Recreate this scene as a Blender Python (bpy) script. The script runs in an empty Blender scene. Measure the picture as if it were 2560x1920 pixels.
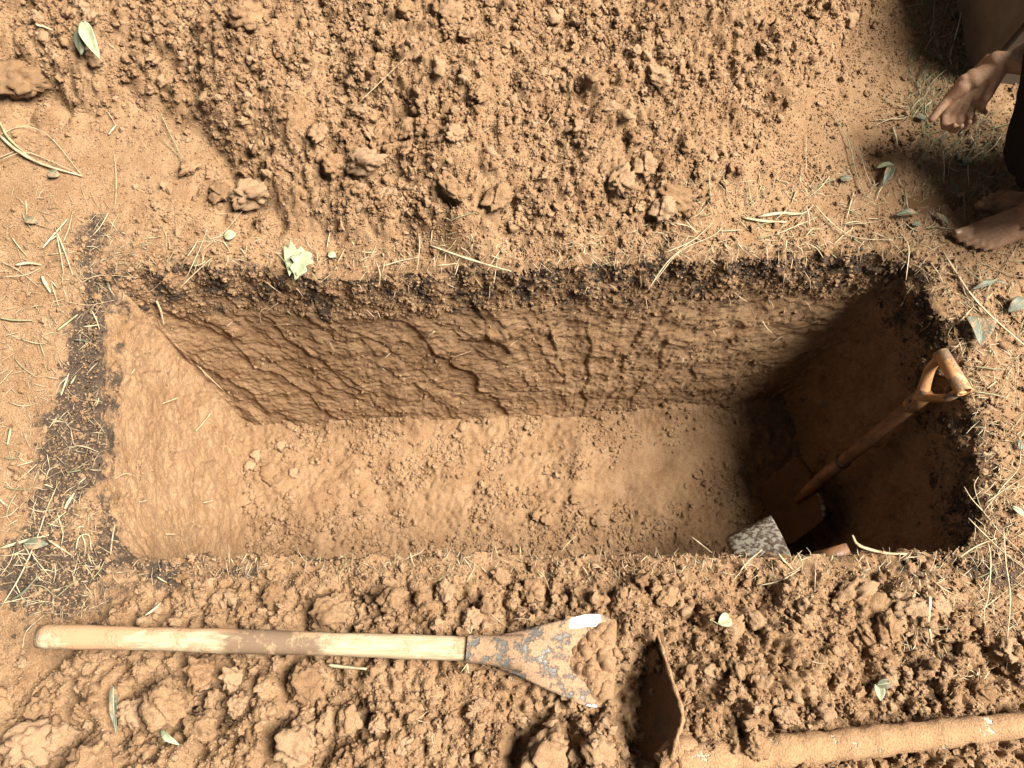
import bpy, bmesh, math, random
import numpy as np
from mathutils import Vector, Matrix, noise as mnoise

# ------------------------------------------------------------------ camera, sky, sun, exposure
SC = bpy.context.scene
COL = SC.collection
H = 2.0                    # camera height above the ground at the pit
PITCH = math.radians(21.0) # tilt of the view away from straight down
FPX = 1900.0               # focal length in photo pixels (2560 wide)
cam_d = bpy.data.cameras.new('camera')
cam_d.sensor_width = 36.0
cam_d.lens = 36.0 * FPX / 2560.0
cam_d.clip_start = 0.02
cam_d.clip_end = 500.0
cam = bpy.data.objects.new('camera', cam_d)
COL.objects.link(cam)
cam.location = (0, 0, H)
cam.rotation_euler = (PITCH, 0, 0)
SC.camera = cam

SUN_DIR = Vector((0.72, -0.05, 1.0)).normalized()   # towards the sun
SUN_EL = math.asin(SUN_DIR.z)
SUN_AZ = math.atan2(SUN_DIR.x, SUN_DIR.y)
world = bpy.data.worlds.new('World')
SC.world = world
world.use_nodes = True
wn = world.node_tree
bg = wn.nodes['Background']
sky = wn.nodes.new('ShaderNodeTexSky')
sky.sky_type = 'NISHITA'
sky.sun_disc = False
sky.sun_elevation = SUN_EL
sky.sun_rotation = SUN_AZ
sky.air_density = 0.2
sky.dust_density = 0.2
sky.ozone_density = 0.3
hsv = wn.nodes.new('ShaderNodeHueSaturation')
hsv.inputs['Saturation'].default_value = 0.08      # thin white haze
wn.links.new(sky.outputs[0], hsv.inputs['Color'])
wn.links.new(hsv.outputs[0], bg.inputs['Color'])
bg.inputs['Strength'].default_value = 0.05
sun_d = bpy.data.lights.new('sun', 'SUN')
sun_d.energy = 5.0
sun_d.angle = math.radians(34.0)
sun_d.color = (1.0, 0.955, 0.88)
sun = bpy.data.objects.new('sun', sun_d)
COL.objects.link(sun)
sun.rotation_euler = SUN_DIR.to_track_quat('Z', 'Y').to_euler()
SC.view_settings.view_transform = 'Standard'
SC.view_settings.look = 'None'
SC.view_settings.exposure = 2.05
SC.view_settings.gamma = 1.0
SC.view_settings.use_curve_mapping = False
SC.render.engine = 'CYCLES'
SC.cycles.max_bounces = 4
SC.cycles.diffuse_bounces = 3
SC.cycles.use_denoising = True
SC.cycles.caustics_reflective = False
SC.cycles.caustics_refractive = False

rng = np.random.default_rng(11)
random.seed(11)
CA, SA = math.cos(PITCH), math.sin(PITCH)

def at(px, py, z=0.0):
    """world point at height z seen at photo pixel (px, py)"""
    u = (px - 1280.0) / FPX; v = (960.0 - py) / FPX
    dy = v * CA + SA; dz = v * SA - CA
    t = (z - H) / dz
    return np.array((u * t, dy * t, z))

# ------------------------------------------------------------------ numpy noise
def _h(ix, iy, seed):
    n = (ix.astype(np.int64) * 374761393 + iy.astype(np.int64) * 668265263 + seed * 974634777) & 0xFFFFFFFF
    n = ((n ^ (n >> 13)) * 1274126177) & 0xFFFFFFFF
    n = ((n ^ (n >> 16)) * 2246822519) & 0xFFFFFFFF
    n = n ^ (n >> 15)
    return (n & 0xFFFFFF) / float(0x1000000)

def vnoise(x, y, seed=0):
    ix = np.floor(x); iy = np.floor(y)
    fx = x - ix; fy = y - iy
    ix = ix.astype(np.int64); iy = iy.astype(np.int64)
    ux = fx * fx * fx * (fx * (fx * 6 - 15) + 10); uy = fy * fy * fy * (fy * (fy * 6 - 15) + 10)
    def g(a, b, dx, dy):
        t = _h(a, b, seed) * 6.2831853
        return np.cos(t) * dx + np.sin(t) * dy
    n00 = g(ix, iy, fx, fy); n10 = g(ix + 1, iy, fx - 1, fy)
    n01 = g(ix, iy + 1, fx, fy - 1); n11 = g(ix + 1, iy + 1, fx - 1, fy - 1)
    a = n00 + (n10 - n00) * ux; b = n01 + (n11 - n01) * ux
    return (a + (b - a) * uy) * 1.5

def fbm(x, y, s, octv=4, seed=0, gain=0.5):
    r = np.zeros_like(x); a = 1.0; f = 1.0 / s
    for o in range(octv):
        r += a * vnoise(x * f + 17.3 * o, y * f - 9.1 * o, seed + o)
        a *= gain; f *= 2.03
    return r

def clods(x, y, s, seed, density=1.0, rmin=0.3, rmax=0.62, lift=0.15):
    """rounded irregular lumps sitting on a surface: height of the highest lump, >= 0"""
    wx = x + s * 0.28 * vnoise(x / s * 2.1, y / s * 2.1, seed + 50)
    wy = y + s * 0.28 * vnoise(x / s * 2.1 + 31, y / s * 2.1, seed + 51)
    gx = wx / s; gy = wy / s
    ix = np.floor(gx).astype(np.int64); iy = np.floor(gy).astype(np.int64)
    out = np.zeros_like(x)
    for dx in (-1, 0, 1):
        for dy in (-1, 0, 1):
            cx = ix + dx; cy = iy + dy
            px = cx + 0.1 + 0.8 * _h(cx, cy, seed); py = cy + 0.1 + 0.8 * _h(cx, cy, seed + 1)
            r = rmin + (rmax - rmin) * _h(cx, cy, seed + 2) ** 2
            r = np.where(_h(cx, cy, seed + 3) < density, r, 0.0)
            an = _h(cx, cy, seed + 4) * 3.14159; el = 1.0 + 0.5 * _h(cx, cy, seed + 5)
            ca = np.cos(an); sa = np.sin(an)
            ex = (gx - px); ey = (gy - py)
            a = (ex * ca + ey * sa) / el; b = (-ex * sa + ey * ca) * 1.1
            d2 = a * a + b * b
            hh = np.sqrt(np.maximum(r * r - d2, 0.0)) - r * lift
            out = np.maximum(out, hh * (0.65 + 0.5 * _h(cx, cy, seed + 6)))
    return out * s

def cracks(x, y, s, seed, w=0.12):
    """network of gaps between packed lumps: 1 in the gap, 0 on the lumps"""
    gx_ = (x + s * 0.3 * vnoise(x / s * 1.7, y / s * 1.7, seed + 60)) / s; gy_ = (y + s * 0.3 * vnoise(x / s * 1.7 + 9, y / s * 1.7, seed + 61)) / s
    ix = np.floor(gx_).astype(np.int64); iy = np.floor(gy_).astype(np.int64)
    f1 = np.full_like(x, 9.0); f2 = np.full_like(x, 9.0)
    for dx in (-1, 0, 1):
        for dy in (-1, 0, 1):
            cx = ix + dx; cy = iy + dy
            d = np.hypot(gx_ - cx - 0.1 - 0.8 * _h(cx, cy, seed), gy_ - cy - 0.1 - 0.8 * _h(cx, cy, seed + 1))
            f2 = np.minimum(f2, np.maximum(f1, d)); f1 = np.minimum(f1, d)
    return np.exp(-(f2 - f1) / w)

def sst(a, b, x):
    t = np.clip((x - a) / (b - a), 0, 1)
    return t * t * (3 - 2 * t)

def blob(x, y, px, py, rx, ry, rot=0.0):
    c = at(px, py, 0)
    ex = x - c[0]; ey = y - c[1]
    ca = math.cos(rot); sa = math.sin(rot)
    a = (ex * ca + ey * sa) / rx; b = (-ex * sa + ey * ca) / ry
    return np.exp(-(a * a + b * b))

# ------------------------------------------------------------------ pit outline (rim) and floor outline
D = 0.92
RIM = [(278, 694), (347, 683), (470, 668), (580, 660), (720, 684), (926, 690), (1157, 676), (1273, 678), (1447, 655),
       (1678, 645), (1850, 634), (2050, 630), (2200, 630), (2285, 650),
       (2330, 718), (2368, 810), (2388, 880), (2425, 984), (2452, 1076), (2450, 1157), (2444, 1230), (2456, 1310),
       (2462, 1372), (2257, 1372), (2100, 1385), (1967, 1394), (1850, 1390), (1643, 1384), (1447, 1394), (1238, 1379),
       (1042, 1384), (810, 1394), (580, 1391), (400, 1398), (285, 1402),
       (250, 1290), (250, 1160), (250, 1040), (248, 900), (250, 800)]
NB = 14                                    # index of first right-side point etc.
rim_w = np.array([at(px, py, 0)[:2] for px, py in RIM])
nearY = 0.29
def flo(px, py): return at(px, py, -D)[:2]
def flo_y(px, y):
    t = (y - 0.0)
    # x on the floor of the column px at plan distance y
    lo, hi = 900, 1900
    for _ in range(40):
        m = (lo + hi) / 2
        if at(px, m, -D)[1] > y: lo = m
        else: hi = m
    return at(px, lo, -D)[:2]
# floor points matched one to one with the rim points
FLO = [flo(592, 1066), flo(630, 1069), flo(700, 1069), flo(780, 1066), flo(870, 1062), flo(1000, 1058), flo(1160, 1050), flo(1260, 1046),
       flo(1390, 1041), flo(1540, 1037), flo(1660, 1035), flo(1790, 1026), flo(1890, 1016), flo(1955, 1008),
       flo(1968, 1040), flo(1980, 1075), flo(1988, 1105), flo(2000, 1160), flo(2012, 1220), flo(2024, 1280), flo(2034, 1330), flo(2046, 1400),
       flo_y(2062, nearY), flo_y(1870, nearY), flo_y(1740, nearY), flo_y(1640, nearY), flo_y(1560, nearY), flo_y(1440, nearY),
       flo_y(1340, nearY), flo_y(1230, nearY), flo_y(1130, nearY), flo_y(1000, nearY), flo_y(850, nearY), flo_y(720, nearY),
       flo_y(572, nearY), flo(574, 1400), flo(577, 1300), flo(580, 1230), flo(584, 1160), flo(588, 1100)]
FLO = np.array(FLO)
FLO[34:, 0] += 0.055; FLO[0, 0] += 0.05; FLO[1, 0] += 0.03

def smooth_closed(P, n):
    """periodic resample by arc length of P with gentle corner rounding"""
    Q = np.vstack([P, P[:1]])
    seg = np.linalg.norm(np.diff(Q, axis=0), axis=1)
    s = np.concatenate([[0], np.cumsum(seg)])
    return Q, s
Qr, Sr = smooth_closed(rim_w, 0)
TOTAL = Sr[-1]
Qf = np.vstack([FLO, FLO[:1]])
# arc positions: fine on the three walls in view, coarser on the hidden near wall
s_near0 = Sr[22]; s_near1 = Sr[34]
step = 0.005
sa_ = np.arange(0, s_near0, step); sb_ = np.arange(s_near0, s_near1, 0.011); sc_ = np.arange(s_near1, TOTAL - step * 0.5, step)
S = np.concatenate([sa_, sb_, sc_])
NS = len(S)
def ring_interp(Q):
    P = np.stack([np.interp(S, Sr, Q[:, k]) for k in range(2)], axis=1)
    # round the polyline corners a little
    for _ in range(60):
        P = 0.5 * P + 0.25 * (np.roll(P, 1, 0) + np.roll(P, -1, 0))
    return P
ringT = ring_interp(Qr)
ringB = ring_interp(Qf)
# ragged, crumbled rim
jit = fbm(S, S * 0, 0.09, 4, 71) * 0.016 + fbm(S, S * 0, 0.3, 2, 72) * 0.014
tanT = np.roll(ringT, -1, 0) - np.roll(ringT, 1, 0)
tanT /= np.linalg.norm(tanT, axis=1)[:, None]
outT = np.stack([-tanT[:, 1], tanT[:, 0]], axis=1)      # rim runs clockwise seen from above: left of travel is outside
ringS = ringT.copy()
ringT = ringT + outT * jit[:, None]

def sd_rim(x, y):
    """signed distance to the rim (negative inside the pit) and the nearest rim point, for points near the rim"""
    P = ringT[::2]
    n = len(x)
    d = np.full(n, 1e9); idx = np.zeros(n, int)
    for k in range(0, n, 20000):
        dx = x[k:k + 20000, None] - P[None, :, 0]; dy = y[k:k + 20000, None] - P[None, :, 1]
        dd = dx * dx + dy * dy
        i = dd.argmin(1); idx[k:k + 20000] = i
        d[k:k + 20000] = np.sqrt(dd[np.arange(len(i)), i])
    O = outT[::2]
    sg = np.sign((x - P[idx, 0]) * O[idx, 0] + (y - P[idx, 1]) * O[idx, 1])
    return d * sg, P[idx]

def rim_dist_approx(x, y):
    """cheap unsigned-ish distance to the rim, usable on big arrays (coarse rim)"""
    P = ringT[::24]
    d = np.full(x.shape, 1e9)
    for p in P:
        d = np.minimum(d, (x - p[0]) ** 2 + (y - p[1]) ** 2)
    return np.sqrt(d)

# ------------------------------------------------------------------ the big clods: pixel, radius in pixels, label, turn, stretch
UNIQ = [
 (58, 215, 56, 'big flat clod at the left edge of the far heap', 0.0, 1.35), (630, 52, 44, 'large rough clod near the top left of the far heap'),
 (637, 492, 44, 'large rounded clod half buried at the foot of the far heap, left', 0.3, 1.3), (552, 492, 32, 'rounded clod just left of the half buried one at the heap foot'),
 (478, 425, 26, 'small rough clod on the smooth trodden patch at the left'), (800, 340, 28, None), (836, 416, 34, 'clod left of the pale egg-shaped one on the far heap'),
 (1015, 32, 28, 'clod at the top edge, leftmost of the three in a row'), (1132, 47, 36, 'clod at the top edge, middle of the three in a row'),
 (1171, 95, 27, 'clod below the middle one of the three at the top edge'),
 (918, 412, 40, 'pale egg-shaped clod standing proud on the far heap, casting a shadow', -0.15, 1.35), (1015, 330, 28, None), (1140, 342, 27, None),
 (1245, 503, 38, 'angular slab of clay low on the far heap', 0.9, 1.3), (1132, 476, 34, 'long ridge-shaped clod low on the far heap', -0.9, 1.6),
 (1645, 202, 31, None), (1552, 459, 37, None), (1610, 420, 33, None), (1685, 500, 46, 'largest angular clod at the foot of the far heap, over a dark gap', -0.4, 1.35),
 (1655, 530, 34, 'shaded clod tucked under the largest angular clod'), (505, 1682, 42, 'rough clod just below the white spade handle'),
 (583, 1697, 33, 'angular grey-brown clod right of the rough one below the spade handle'), (420, 1765, 55, 'biggest round clod on the near bank, below the spade handle'),
 (334, 1778, 38, 'clod touching the left side of the biggest round clod'), (501, 1812, 40, 'clod right of and below the biggest round clod'),
 (595, 1760, 27, None), (544, 1748, 31, None), (762, 1702, 44, None), (826, 1535, 50, 'square block of clay above the spade handle', 0.1, 1.15),
 (97, 1850, 66, 'broad smooth clod in the bottom left corner', 0.5, 1.2), (233, 1905, 58, 'broad clod cut by the bottom edge, left'), (117, 1772, 44, None),
 (746, 1856, 54, 'large crumbly clod near the bottom edge, right of centre left'), (836, 1800, 44, None), (945, 1812, 24, None), (872, 1800, 36, None),
 (1365, 1890, 60, 'rough mound-like clod at the bottom edge left of the hoe blade'), (1115, 1480, 30, None), (980, 1500, 34, None), (1180, 1545, 26, None),
 (690, 1490, 30, None), (1330, 1480, 30, None), (1250, 1440, 26, None), (1890, 1860, 34, 'clod lying against the caked hoe shaft', None, 1.0), (1960, 1790, 30, None),
]
MOATS = []
for u_ in UNIQ:
    c_ = at(u_[0], u_[1], 0.10 if u_[1] > 800 else 0.12)
    MOATS.append((c_[0], c_[1], u_[2] * 2.05 / FPX))

# ------------------------------------------------------------------ ground height
HB = [(-700, 200), (-100, 215), (120, 255), (330, 285), (520, 330), (600, 440), (700, 555), (900, 632), (1200, 650), (1500, 640),
      (1700, 600), (1840, 505), (1950, 330), (2080, 190), (2200, 60), (2330, -60), (2900, -300)]
hb_w = np.array([at(px, py, 0)[:2] for px, py in HB])
def heap_d(x, y):
    return y - np.interp(x, hb_w[:, 0], hb_w[:, 1]) + 0.05 * fbm(x, y, 0.25, 3, 301)
def near_d(x, y):
    return np.interp(x, [-3, -1.15, -0.95, 1.0, 1.3, 3], [-0.1, 0.0, 0.24, 0.27, 0.10, -0.1]) - y + 0.03 * fbm(x, y, 0.2, 3, 305)

def rough_map(x, y):
    hd = heap_d(x, y); nd = near_d(x, y)
    far = sst(-0.02, 0.10, hd); near = sst(-0.02, 0.08, nd)
    R = 0.30 + 0.55 * far + 0.75 * near
    smooth = (blob(x, y, 330, 430, 0.33, 0.14, 0.2) + blob(x, y, 60, 480, 0.28, 0.2) + blob(x, y, 90, 950, 0.18, 0.28) +
              0.9 * blob(x, y, 2190, 260, 0.16, 0.16) + 0.8 * blob(x, y, 2100, 420, 0.10, 0.10) + blob(x, y, 2330, 500, 0.16, 0.08) +
              0.5 * blob(x, y, 1960, 520, 0.09, 0.07) + 0.5 * blob(x, y, 2120, 1590, 0.13, 0.07) + 0.5 * blob(x, y, 1080, 1740, 0.12, 0.08) +
              0.7 * blob(x, y, 80, 1860, 0.12, 0.1))
    R = R * (1 - 0.72 * np.clip(smooth, 0, 1))
    out = np.maximum(np.abs(x) - 2.1, 0) + np.maximum(-0.6 - y, 0) + np.maximum(y - 2.7, 0)
    return np.clip(R, 0.07, 1.15) * np.exp(-out * 3), far, near

def ground_z(x, y):
    R, far, near = rough_map(x, y)
    hd = np.maximum(heap_d(x, y), 0); nd = np.maximum(near_d(x, y), 0)
    z = 0.02 * fbm(x, y, 0.7, 2, 310)
    z = z + 0.40 * (1 - np.exp(-hd / 0.75)) * np.exp(-np.maximum(y - 3.0, 0) ** 2 * 0.6) + 0.022 * far
    z = z + (0.075 * (1 - np.exp(-nd / 0.10)) + 0.05 * sst(0.15, 0.5, nd)) * np.exp(-np.maximum(-y - 0.6, 0) ** 2 * 2)
    z = z + far * 0.05 * fbm(x, y, 0.35, 3, 320) + near * 0.035 * fbm(x, y, 0.25, 3, 321)
    big = clods(x, y, 0.15, 400, 0.10 + 0.0 * 1, 0.25, 0.5, 0.35) * (0.35 * far + 0.8 * near)
    c2 = clods(x, y, 0.085, 410, 0.45, 0.28, 0.55, 0.30) * (0.55 * far + 1.0 * near + 0.25)
    c3 = clods(x, y, 0.045, 420, 0.75, 0.30, 0.60, 0.20)
    c4 = clods(x, y, 0.024, 430, 0.9, 0.32, 0.62, 0.15)
    c5 = clods(x, y, 0.0135, 440, 0.95, 0.34, 0.62, 0.1)
    patch = 0.55 + 0.75 * sst(-0.5, 0.5, fbm(x, y, 0.22, 3, 450))
    det = np.maximum(np.maximum(big * 1.1, c2 * 1.1), c3 * 1.15 * patch) + 1.0 * c4 * patch + 0.8 * c5
    det = det + 0.016 * fbm(x, y, 0.05, 4, 460)
    det = det - (0.022 * near + 0.006 * far) * cracks(x, y, 0.085, 470, 0.10) - (0.011 * near + 0.008 * far + 0.004) * cracks(x, y, 0.042, 475, 0.13)
    z = z + R * det
    # hollow beside the standing hoe blade
    z = z - 0.085 * blob(x, y, 1590, 1840, 0.055, 0.14)
    z = z + 0.045 * blob(x, y, 1780, 1720, 0.12, 0.10)
    for (cx, cy, r) in MOATS:                        # hollows round the big clods
        k = np.abs(x - cx) + np.abs(y - cy) < 4.5 * r
        if k.any():
            d = np.hypot(x[k] - cx, y[k] - cy)
            z[k] -= 0.50 * r * np.exp(-((d - 1.05 * r) / (0.42 * r)) ** 2)
    return z

def on_ground(px, py, lift=0.0):
    z = 0.0
    for _ in range(14):
        p = at(px, py, z + lift)
        z = 0.5 * z + 0.5 * gz1(p[0], p[1])
    return at(px, py, z + lift)

def on_ground_many(px, py):
    px = np.asarray(px, float); py = np.asarray(py, float)
    u = (px - 1280.0) / FPX; v = (960.0 - py) / FPX
    dy = v * CA + SA; dz = v * SA - CA
    z = np.zeros_like(px)
    for _ in range(8):
        t = (z - H) / dz
        z = 0.5 * z + 0.5 * ground_z(u * t, dy * t)
    t = (z - H) / dz
    return np.stack([u * t, dy * t, z], axis=1)

def humus_map(x, y, rd):
    """amount of dark topsoil on the surface"""
    left = blob(x, y, 190, 1040, 0.075, 0.40) * 2.3 + blob(x, y, 130, 1430, 0.19, 0.12) * 1.4 + blob(x, y, 235, 590, 0.07, 0.085) * 1.3 + blob(x, y, 270, 740, 0.06, 0.09)
    left = left + 0.75 * blob(x, y, 420, 1450, 0.16, 0.045) + 0.35 * blob(x, y, 700, 1425, 0.3, 0.03)
    right = 0.5 * blob(x, y, 2475, 1180, 0.05, 0.25) + 0.5 * blob(x, y, 2330, 740, 0.06, 0.14) + 0.75 * blob(x, y, 2380, 1420, 0.26, 0.05) + 0.45 * blob(x, y, 2530, 1560, 0.1, 0.2)
    back = 0.38 * np.exp(-(rd / 0.035) ** 2)
    grass = 0.75 * blob(x, y, 2420, 60, 0.10, 0.25) + 0.6 * blob(x, y, 2450, 320, 0.09, 0.14)
    b = left + right + back + grass
    n = fbm(x, y, 0.10, 5, 520, 0.65)
    return np.clip((b - 0.42 + 0.6 * n) * 1.3, 0, 1)

def wet_map(x, y):
    b = blob(x, y, 2335, 515, 0.10, 0.055) * 1.2 + 0.8 * blob(x, y, 2330, 400, 0.14, 0.10) + 0.5 * blob(x, y, 2420, 250, 0.12, 0.2)
    return np.clip((b - 0.35 + 0.25 * fbm(x, y, 0.06, 3, 540)) * 1.8, 0, 1)

# ------------------------------------------------------------------ mesh helpers
def mesh_np(name, V, F, smooth=False, attrs=None):
    """V (n,3), F (m,k) quads or triangles"""
    me = bpy.data.meshes.new(name)
    V = np.ascontiguousarray(V, np.float32); F = np.ascontiguousarray(F, np.int32)
    m, k = F.shape
    me.vertices.add(len(V)); me.vertices.foreach_set('co', V.ravel())
    me.loops.add(m * k); me.loops.foreach_set('vertex_index', F.ravel())
    me.polygons.add(m)
    me.polygons.foreach_set('loop_start', np.arange(0, m * k, k, dtype=np.int32))
    me.polygons.foreach_set('use_smooth', np.full(m, smooth, bool))
    if attrs:
        for an, av in attrs.items():
            a = me.attributes.new(an, 'FLOAT', 'POINT')
            a.data.foreach_set('value', np.ascontiguousarray(av, np.float32))
    me.update(calc_edges=True)
    me.validate()
    return me

def obj(name, me, mat=None, parent=None):
    o = bpy.data.objects.new(name, me)
    COL.objects.link(o)
    if mat is not None and me is not None and len(me.materials) == 0:
        me.materials.append(mat)
    if parent is not None:
        o.parent = parent
    return o

def empty(name, loc=(0, 0, 0)):
    o = bpy.data.objects.new(name, None)
    COL.objects.link(o)
    o.location = loc
    o.empty_display_size = 0.05
    return o

def tag(o, label=None, cat=None, group=None, kind=None):
    if label: o['label'] = label
    if cat: o['category'] = cat
    if group: o['group'] = group
    if kind: o['kind'] = kind
    return o

def sub_mesh(V, F, attrs, facemask):
    """keep the faces in facemask and only the vertices they use"""
    F2 = F[facemask]
    used = np.zeros(len(V), bool); used[F2.ravel()] = True
    remap = np.cumsum(used) - 1
    return V[used], remap[F2], {k: a[used] for k, a in attrs.items()}

# ------------------------------------------------------------------ materials
def new_mat(name):
    m = bpy.data.materials.new(name); m.use_nodes = True
    nt = m.node_tree
    return m, nt, nt.nodes['Principled BSDF']

class NT:
    def __init__(s, nt): s.nt = nt; s.pos = None
    def n(s, t, **kw):
        q = s.nt.nodes.new(t)
        for k, v in kw.items(): setattr(q, k, v)
        return q
    def l(s, a, b): s.nt.links.new(a, b)
    def position(s):
        if s.pos is None: s.pos = s.n('ShaderNodeNewGeometry').outputs['Position']
        return s.pos
    def obco(s): return s.n('ShaderNodeTexCoord').outputs['Object']
    def mapping(s, vec, scale):
        q = s.n('ShaderNodeMapping'); q.inputs['Scale'].default_value = scale; s.l(vec, q.inputs['Vector']); return q.outputs[0]
    def noise(s, scale, detail=4, rough=0.6, vec=None):
        q = s.n('ShaderNodeTexNoise'); q.inputs['Scale'].default_value = scale
        q.inputs['Detail'].default_value = detail; q.inputs['Roughness'].default_value = rough
        s.l(vec if vec is not None else s.position(), q.inputs['Vector']); return q.outputs['Fac']
    def voro(s, scale, vec=None, feat='F1'):
        q = s.n('ShaderNodeTexVoronoi', feature=feat); q.inputs['Scale'].default_value = scale
        s.l(vec if vec is not None else s.position(), q.inputs['Vector']); return q.outputs['Distance']
    def rng(s, v, a, b, c=0.0, d=1.0, smooth=True):
        q = s.n('ShaderNodeMapRange'); q.interpolation_type = 'SMOOTHSTEP' if smooth else 'LINEAR'
        for i, t in zip((1, 2, 3, 4), (a, b, c, d)): q.inputs[i].default_value = t
        s.l(v, q.inputs[0]); return q.outputs[0]
    def math(s, op, a, b=None):
        q = s.n('ShaderNodeMath', operation=op)
        for i, t in enumerate((a, b)):
            if t is None: continue
            if isinstance(t, (int, float)): q.inputs[i].default_value = t
            else: s.l(t, q.inputs[i])
        return q.outputs[0]
    def mix(s, f, a, b):
        q = s.n('ShaderNodeMix', data_type='RGBA')
        if isinstance(f, (int, float)): q.inputs[0].default_value = f
        else: s.l(f, q.inputs[0])
        for i, t in ((6, a), (7, b)):
            if isinstance(t, tuple): q.inputs[i].default_value = (*t, 1.0)
            else: s.l(t, q.inputs[i])
        return q.outputs[2]
    def attr(s, name):
        q = s.n('ShaderNodeAttribute'); q.attribute_name = name; return q.outputs['Fac']
    def bump(s, hgt, strength, dist, normal=None):
        q = s.n('ShaderNodeBump'); q.inputs['Strength'].default_value = strength; q.inputs['Distance'].default_value = dist
        s.l(hgt, q.inputs['Height'])
        if normal is not None: s.l(normal, q.inputs['Normal'])
        return q.outputs['Normal']

OCH_A = (0.262, 0.158, 0.083)
OCH_B = (0.205, 0.114, 0.055)
OCH_P = (0.330, 0.217, 0.130)
HUM_A = (0.031, 0.022, 0.016)
HUM_B = (0.098, 0.070, 0.049)

def soil_material(name, humus=None, wet=False, bumpd=0.004, scrape=False, vary=False):
    m, nt, b = new_mat(name); t = NT(nt)
    mid = t.noise(9.0, 6, 0.68); fine = t.noise(210.0, 3, 0.75)
    c = t.mix(t.rng(mid, 0.36, 0.62), OCH_B, OCH_A)
    c = t.mix(t.math('MULTIPLY', t.rng(fine, 0.48, 0.70), 0.7), c, OCH_P)
    c = t.mix(t.math('MULTIPLY', t.rng(fine, 0.50, 0.32), 0.38), c, tuple(q * 0.6 for q in OCH_B))
    if vary:      # some lumps have dried paler, some are still damp
        rd_ = t.n('ShaderNodeObjectInfo').outputs['Random']
        c = t.mix(t.rng(rd_, 0.35, 1.0, 0.0, 0.55), c, OCH_P)
        c = t.mix(t.rng(rd_, 0.22, 0.0, 0.0, 0.45), c, tuple(q * 0.72 for q in OCH_B))
    b.inputs['Specular IOR Level'].default_value = 0.12
    b.inputs['Roughness'].default_value = 0.95
    if humus:
        hn = t.noise(48, 5, 0.8)
        hc = t.mix(t.rng(fine, 0.40, 0.72), HUM_A, HUM_B)
        if humus == 'attr':
            h = t.math('ADD', t.attr('humus'), t.math('MULTIPLY', t.math('SUBTRACT', hn, 0.5), 2.6))
            c = t.mix(t.math('MULTIPLY', t.rng(h, 0.22, 0.92), 0.95), c, hc)
        else:
            c = t.mix(t.rng(t.n('ShaderNodeObjectInfo').outputs['Random'], 0.2, 1.0, 0.97, 0.45), c, hc)
    if wet:
        w = t.attr('wet')
        c = t.mix(t.math('MULTIPLY', w, 0.62), c, (0.085, 0.039, 0.015))
        nt.links.new(t.rng(w, 0.2, 0.9, 0.95, 0.28), b.inputs['Roughness'])
        nt.links.new(t.rng(w, 0.2, 0.9, 0.12, 0.5), b.inputs['Specular IOR Level'])
    nt.links.new(c, b.inputs['Base Color'])
    hgt = t.math('ADD', fine, t.math('MULTIPLY', t.noise(420.0, 2, 0.7), 0.55))
    if scrape:
        hgt = t.math('ADD', t.math('MULTIPLY', hgt, 0.6), t.math('MULTIPLY', t.noise(1.0, 4, 0.65, t.mapping(t.position(), (75, 75, 280))), 1.1))
    nt.links.new(t.bump(hgt, 1.0, bumpd), b.inputs['Normal'])
    return m

M_GROUND = soil_material('soil_ground', 'attr', True, 0.005)
M_WALL = soil_material('soil_cut', 'attr', False, 0.0055, True)
M_FLOOR = soil_material('soil_trodden', 'attr', False, 0.006)
M_CLOD = soil_material('soil_clod', None, False, 0.005, vary=True)
M_DARKCLOD = soil_material('soil_dark_clod', 'full', False, 0.005)

# ------------------------------------------------------------------ ground sheet with the pit cut out, heaps split off as their own objects
def axis(lo, hi, st, far):
    a = list(np.arange(lo, hi + st / 2, st)); d = st; p = a[-1]
    while p < far: d *= 1.22; p += d; a.append(p)
    d = st; p = a[0]
    while p > -far: d *= 1.22; p -= d; a.insert(0, p)
    return np.array(a)
CELL = 0.0055
gx = axis(-1.95, 1.95, CELL, 60.0); gy = axis(-0.42, 2.85, CELL, 60.0)
GX, GY = np.meshgrid(gx, gy)
nx, ny = len(gx), len(gy)
X = GX.ravel().copy(); Y = GY.ravel().copy()
GZ = ground_z(X, Y).reshape(ny, nx)
def gz_at(x, y):
    i = np.clip(np.searchsorted(gx, x) - 1, 0, nx - 2); j = np.clip(np.searchsorted(gy, y) - 1, 0, ny - 2)
    u = (x - gx[i]) / (gx[i + 1] - gx[i]); v = (y - gy[j]) / (gy[j + 1] - gy[j])
    return (GZ[j, i] * (1 - u) + GZ[j, i + 1] * u) * (1 - v) + (GZ[j + 1, i] * (1 - u) + GZ[j + 1, i + 1] * u) * v
def gz1(x, y):
    return float(gz_at(np.array([x]), np.array([y]))[0])
near_rim = (X > rim_w[:, 0].min() - 0.25) & (X < rim_w[:, 0].max() + 0.25) & (Y > rim_w[:, 1].min() - 0.25) & (Y < rim_w[:, 1].max() + 0.25)
rdist = np.full(len(X), 9.0)
rdist[near_rim] = rim_dist_approx(X[near_rim], Y[near_rim])
sd = np.full(len(X), 9.0)
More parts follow.
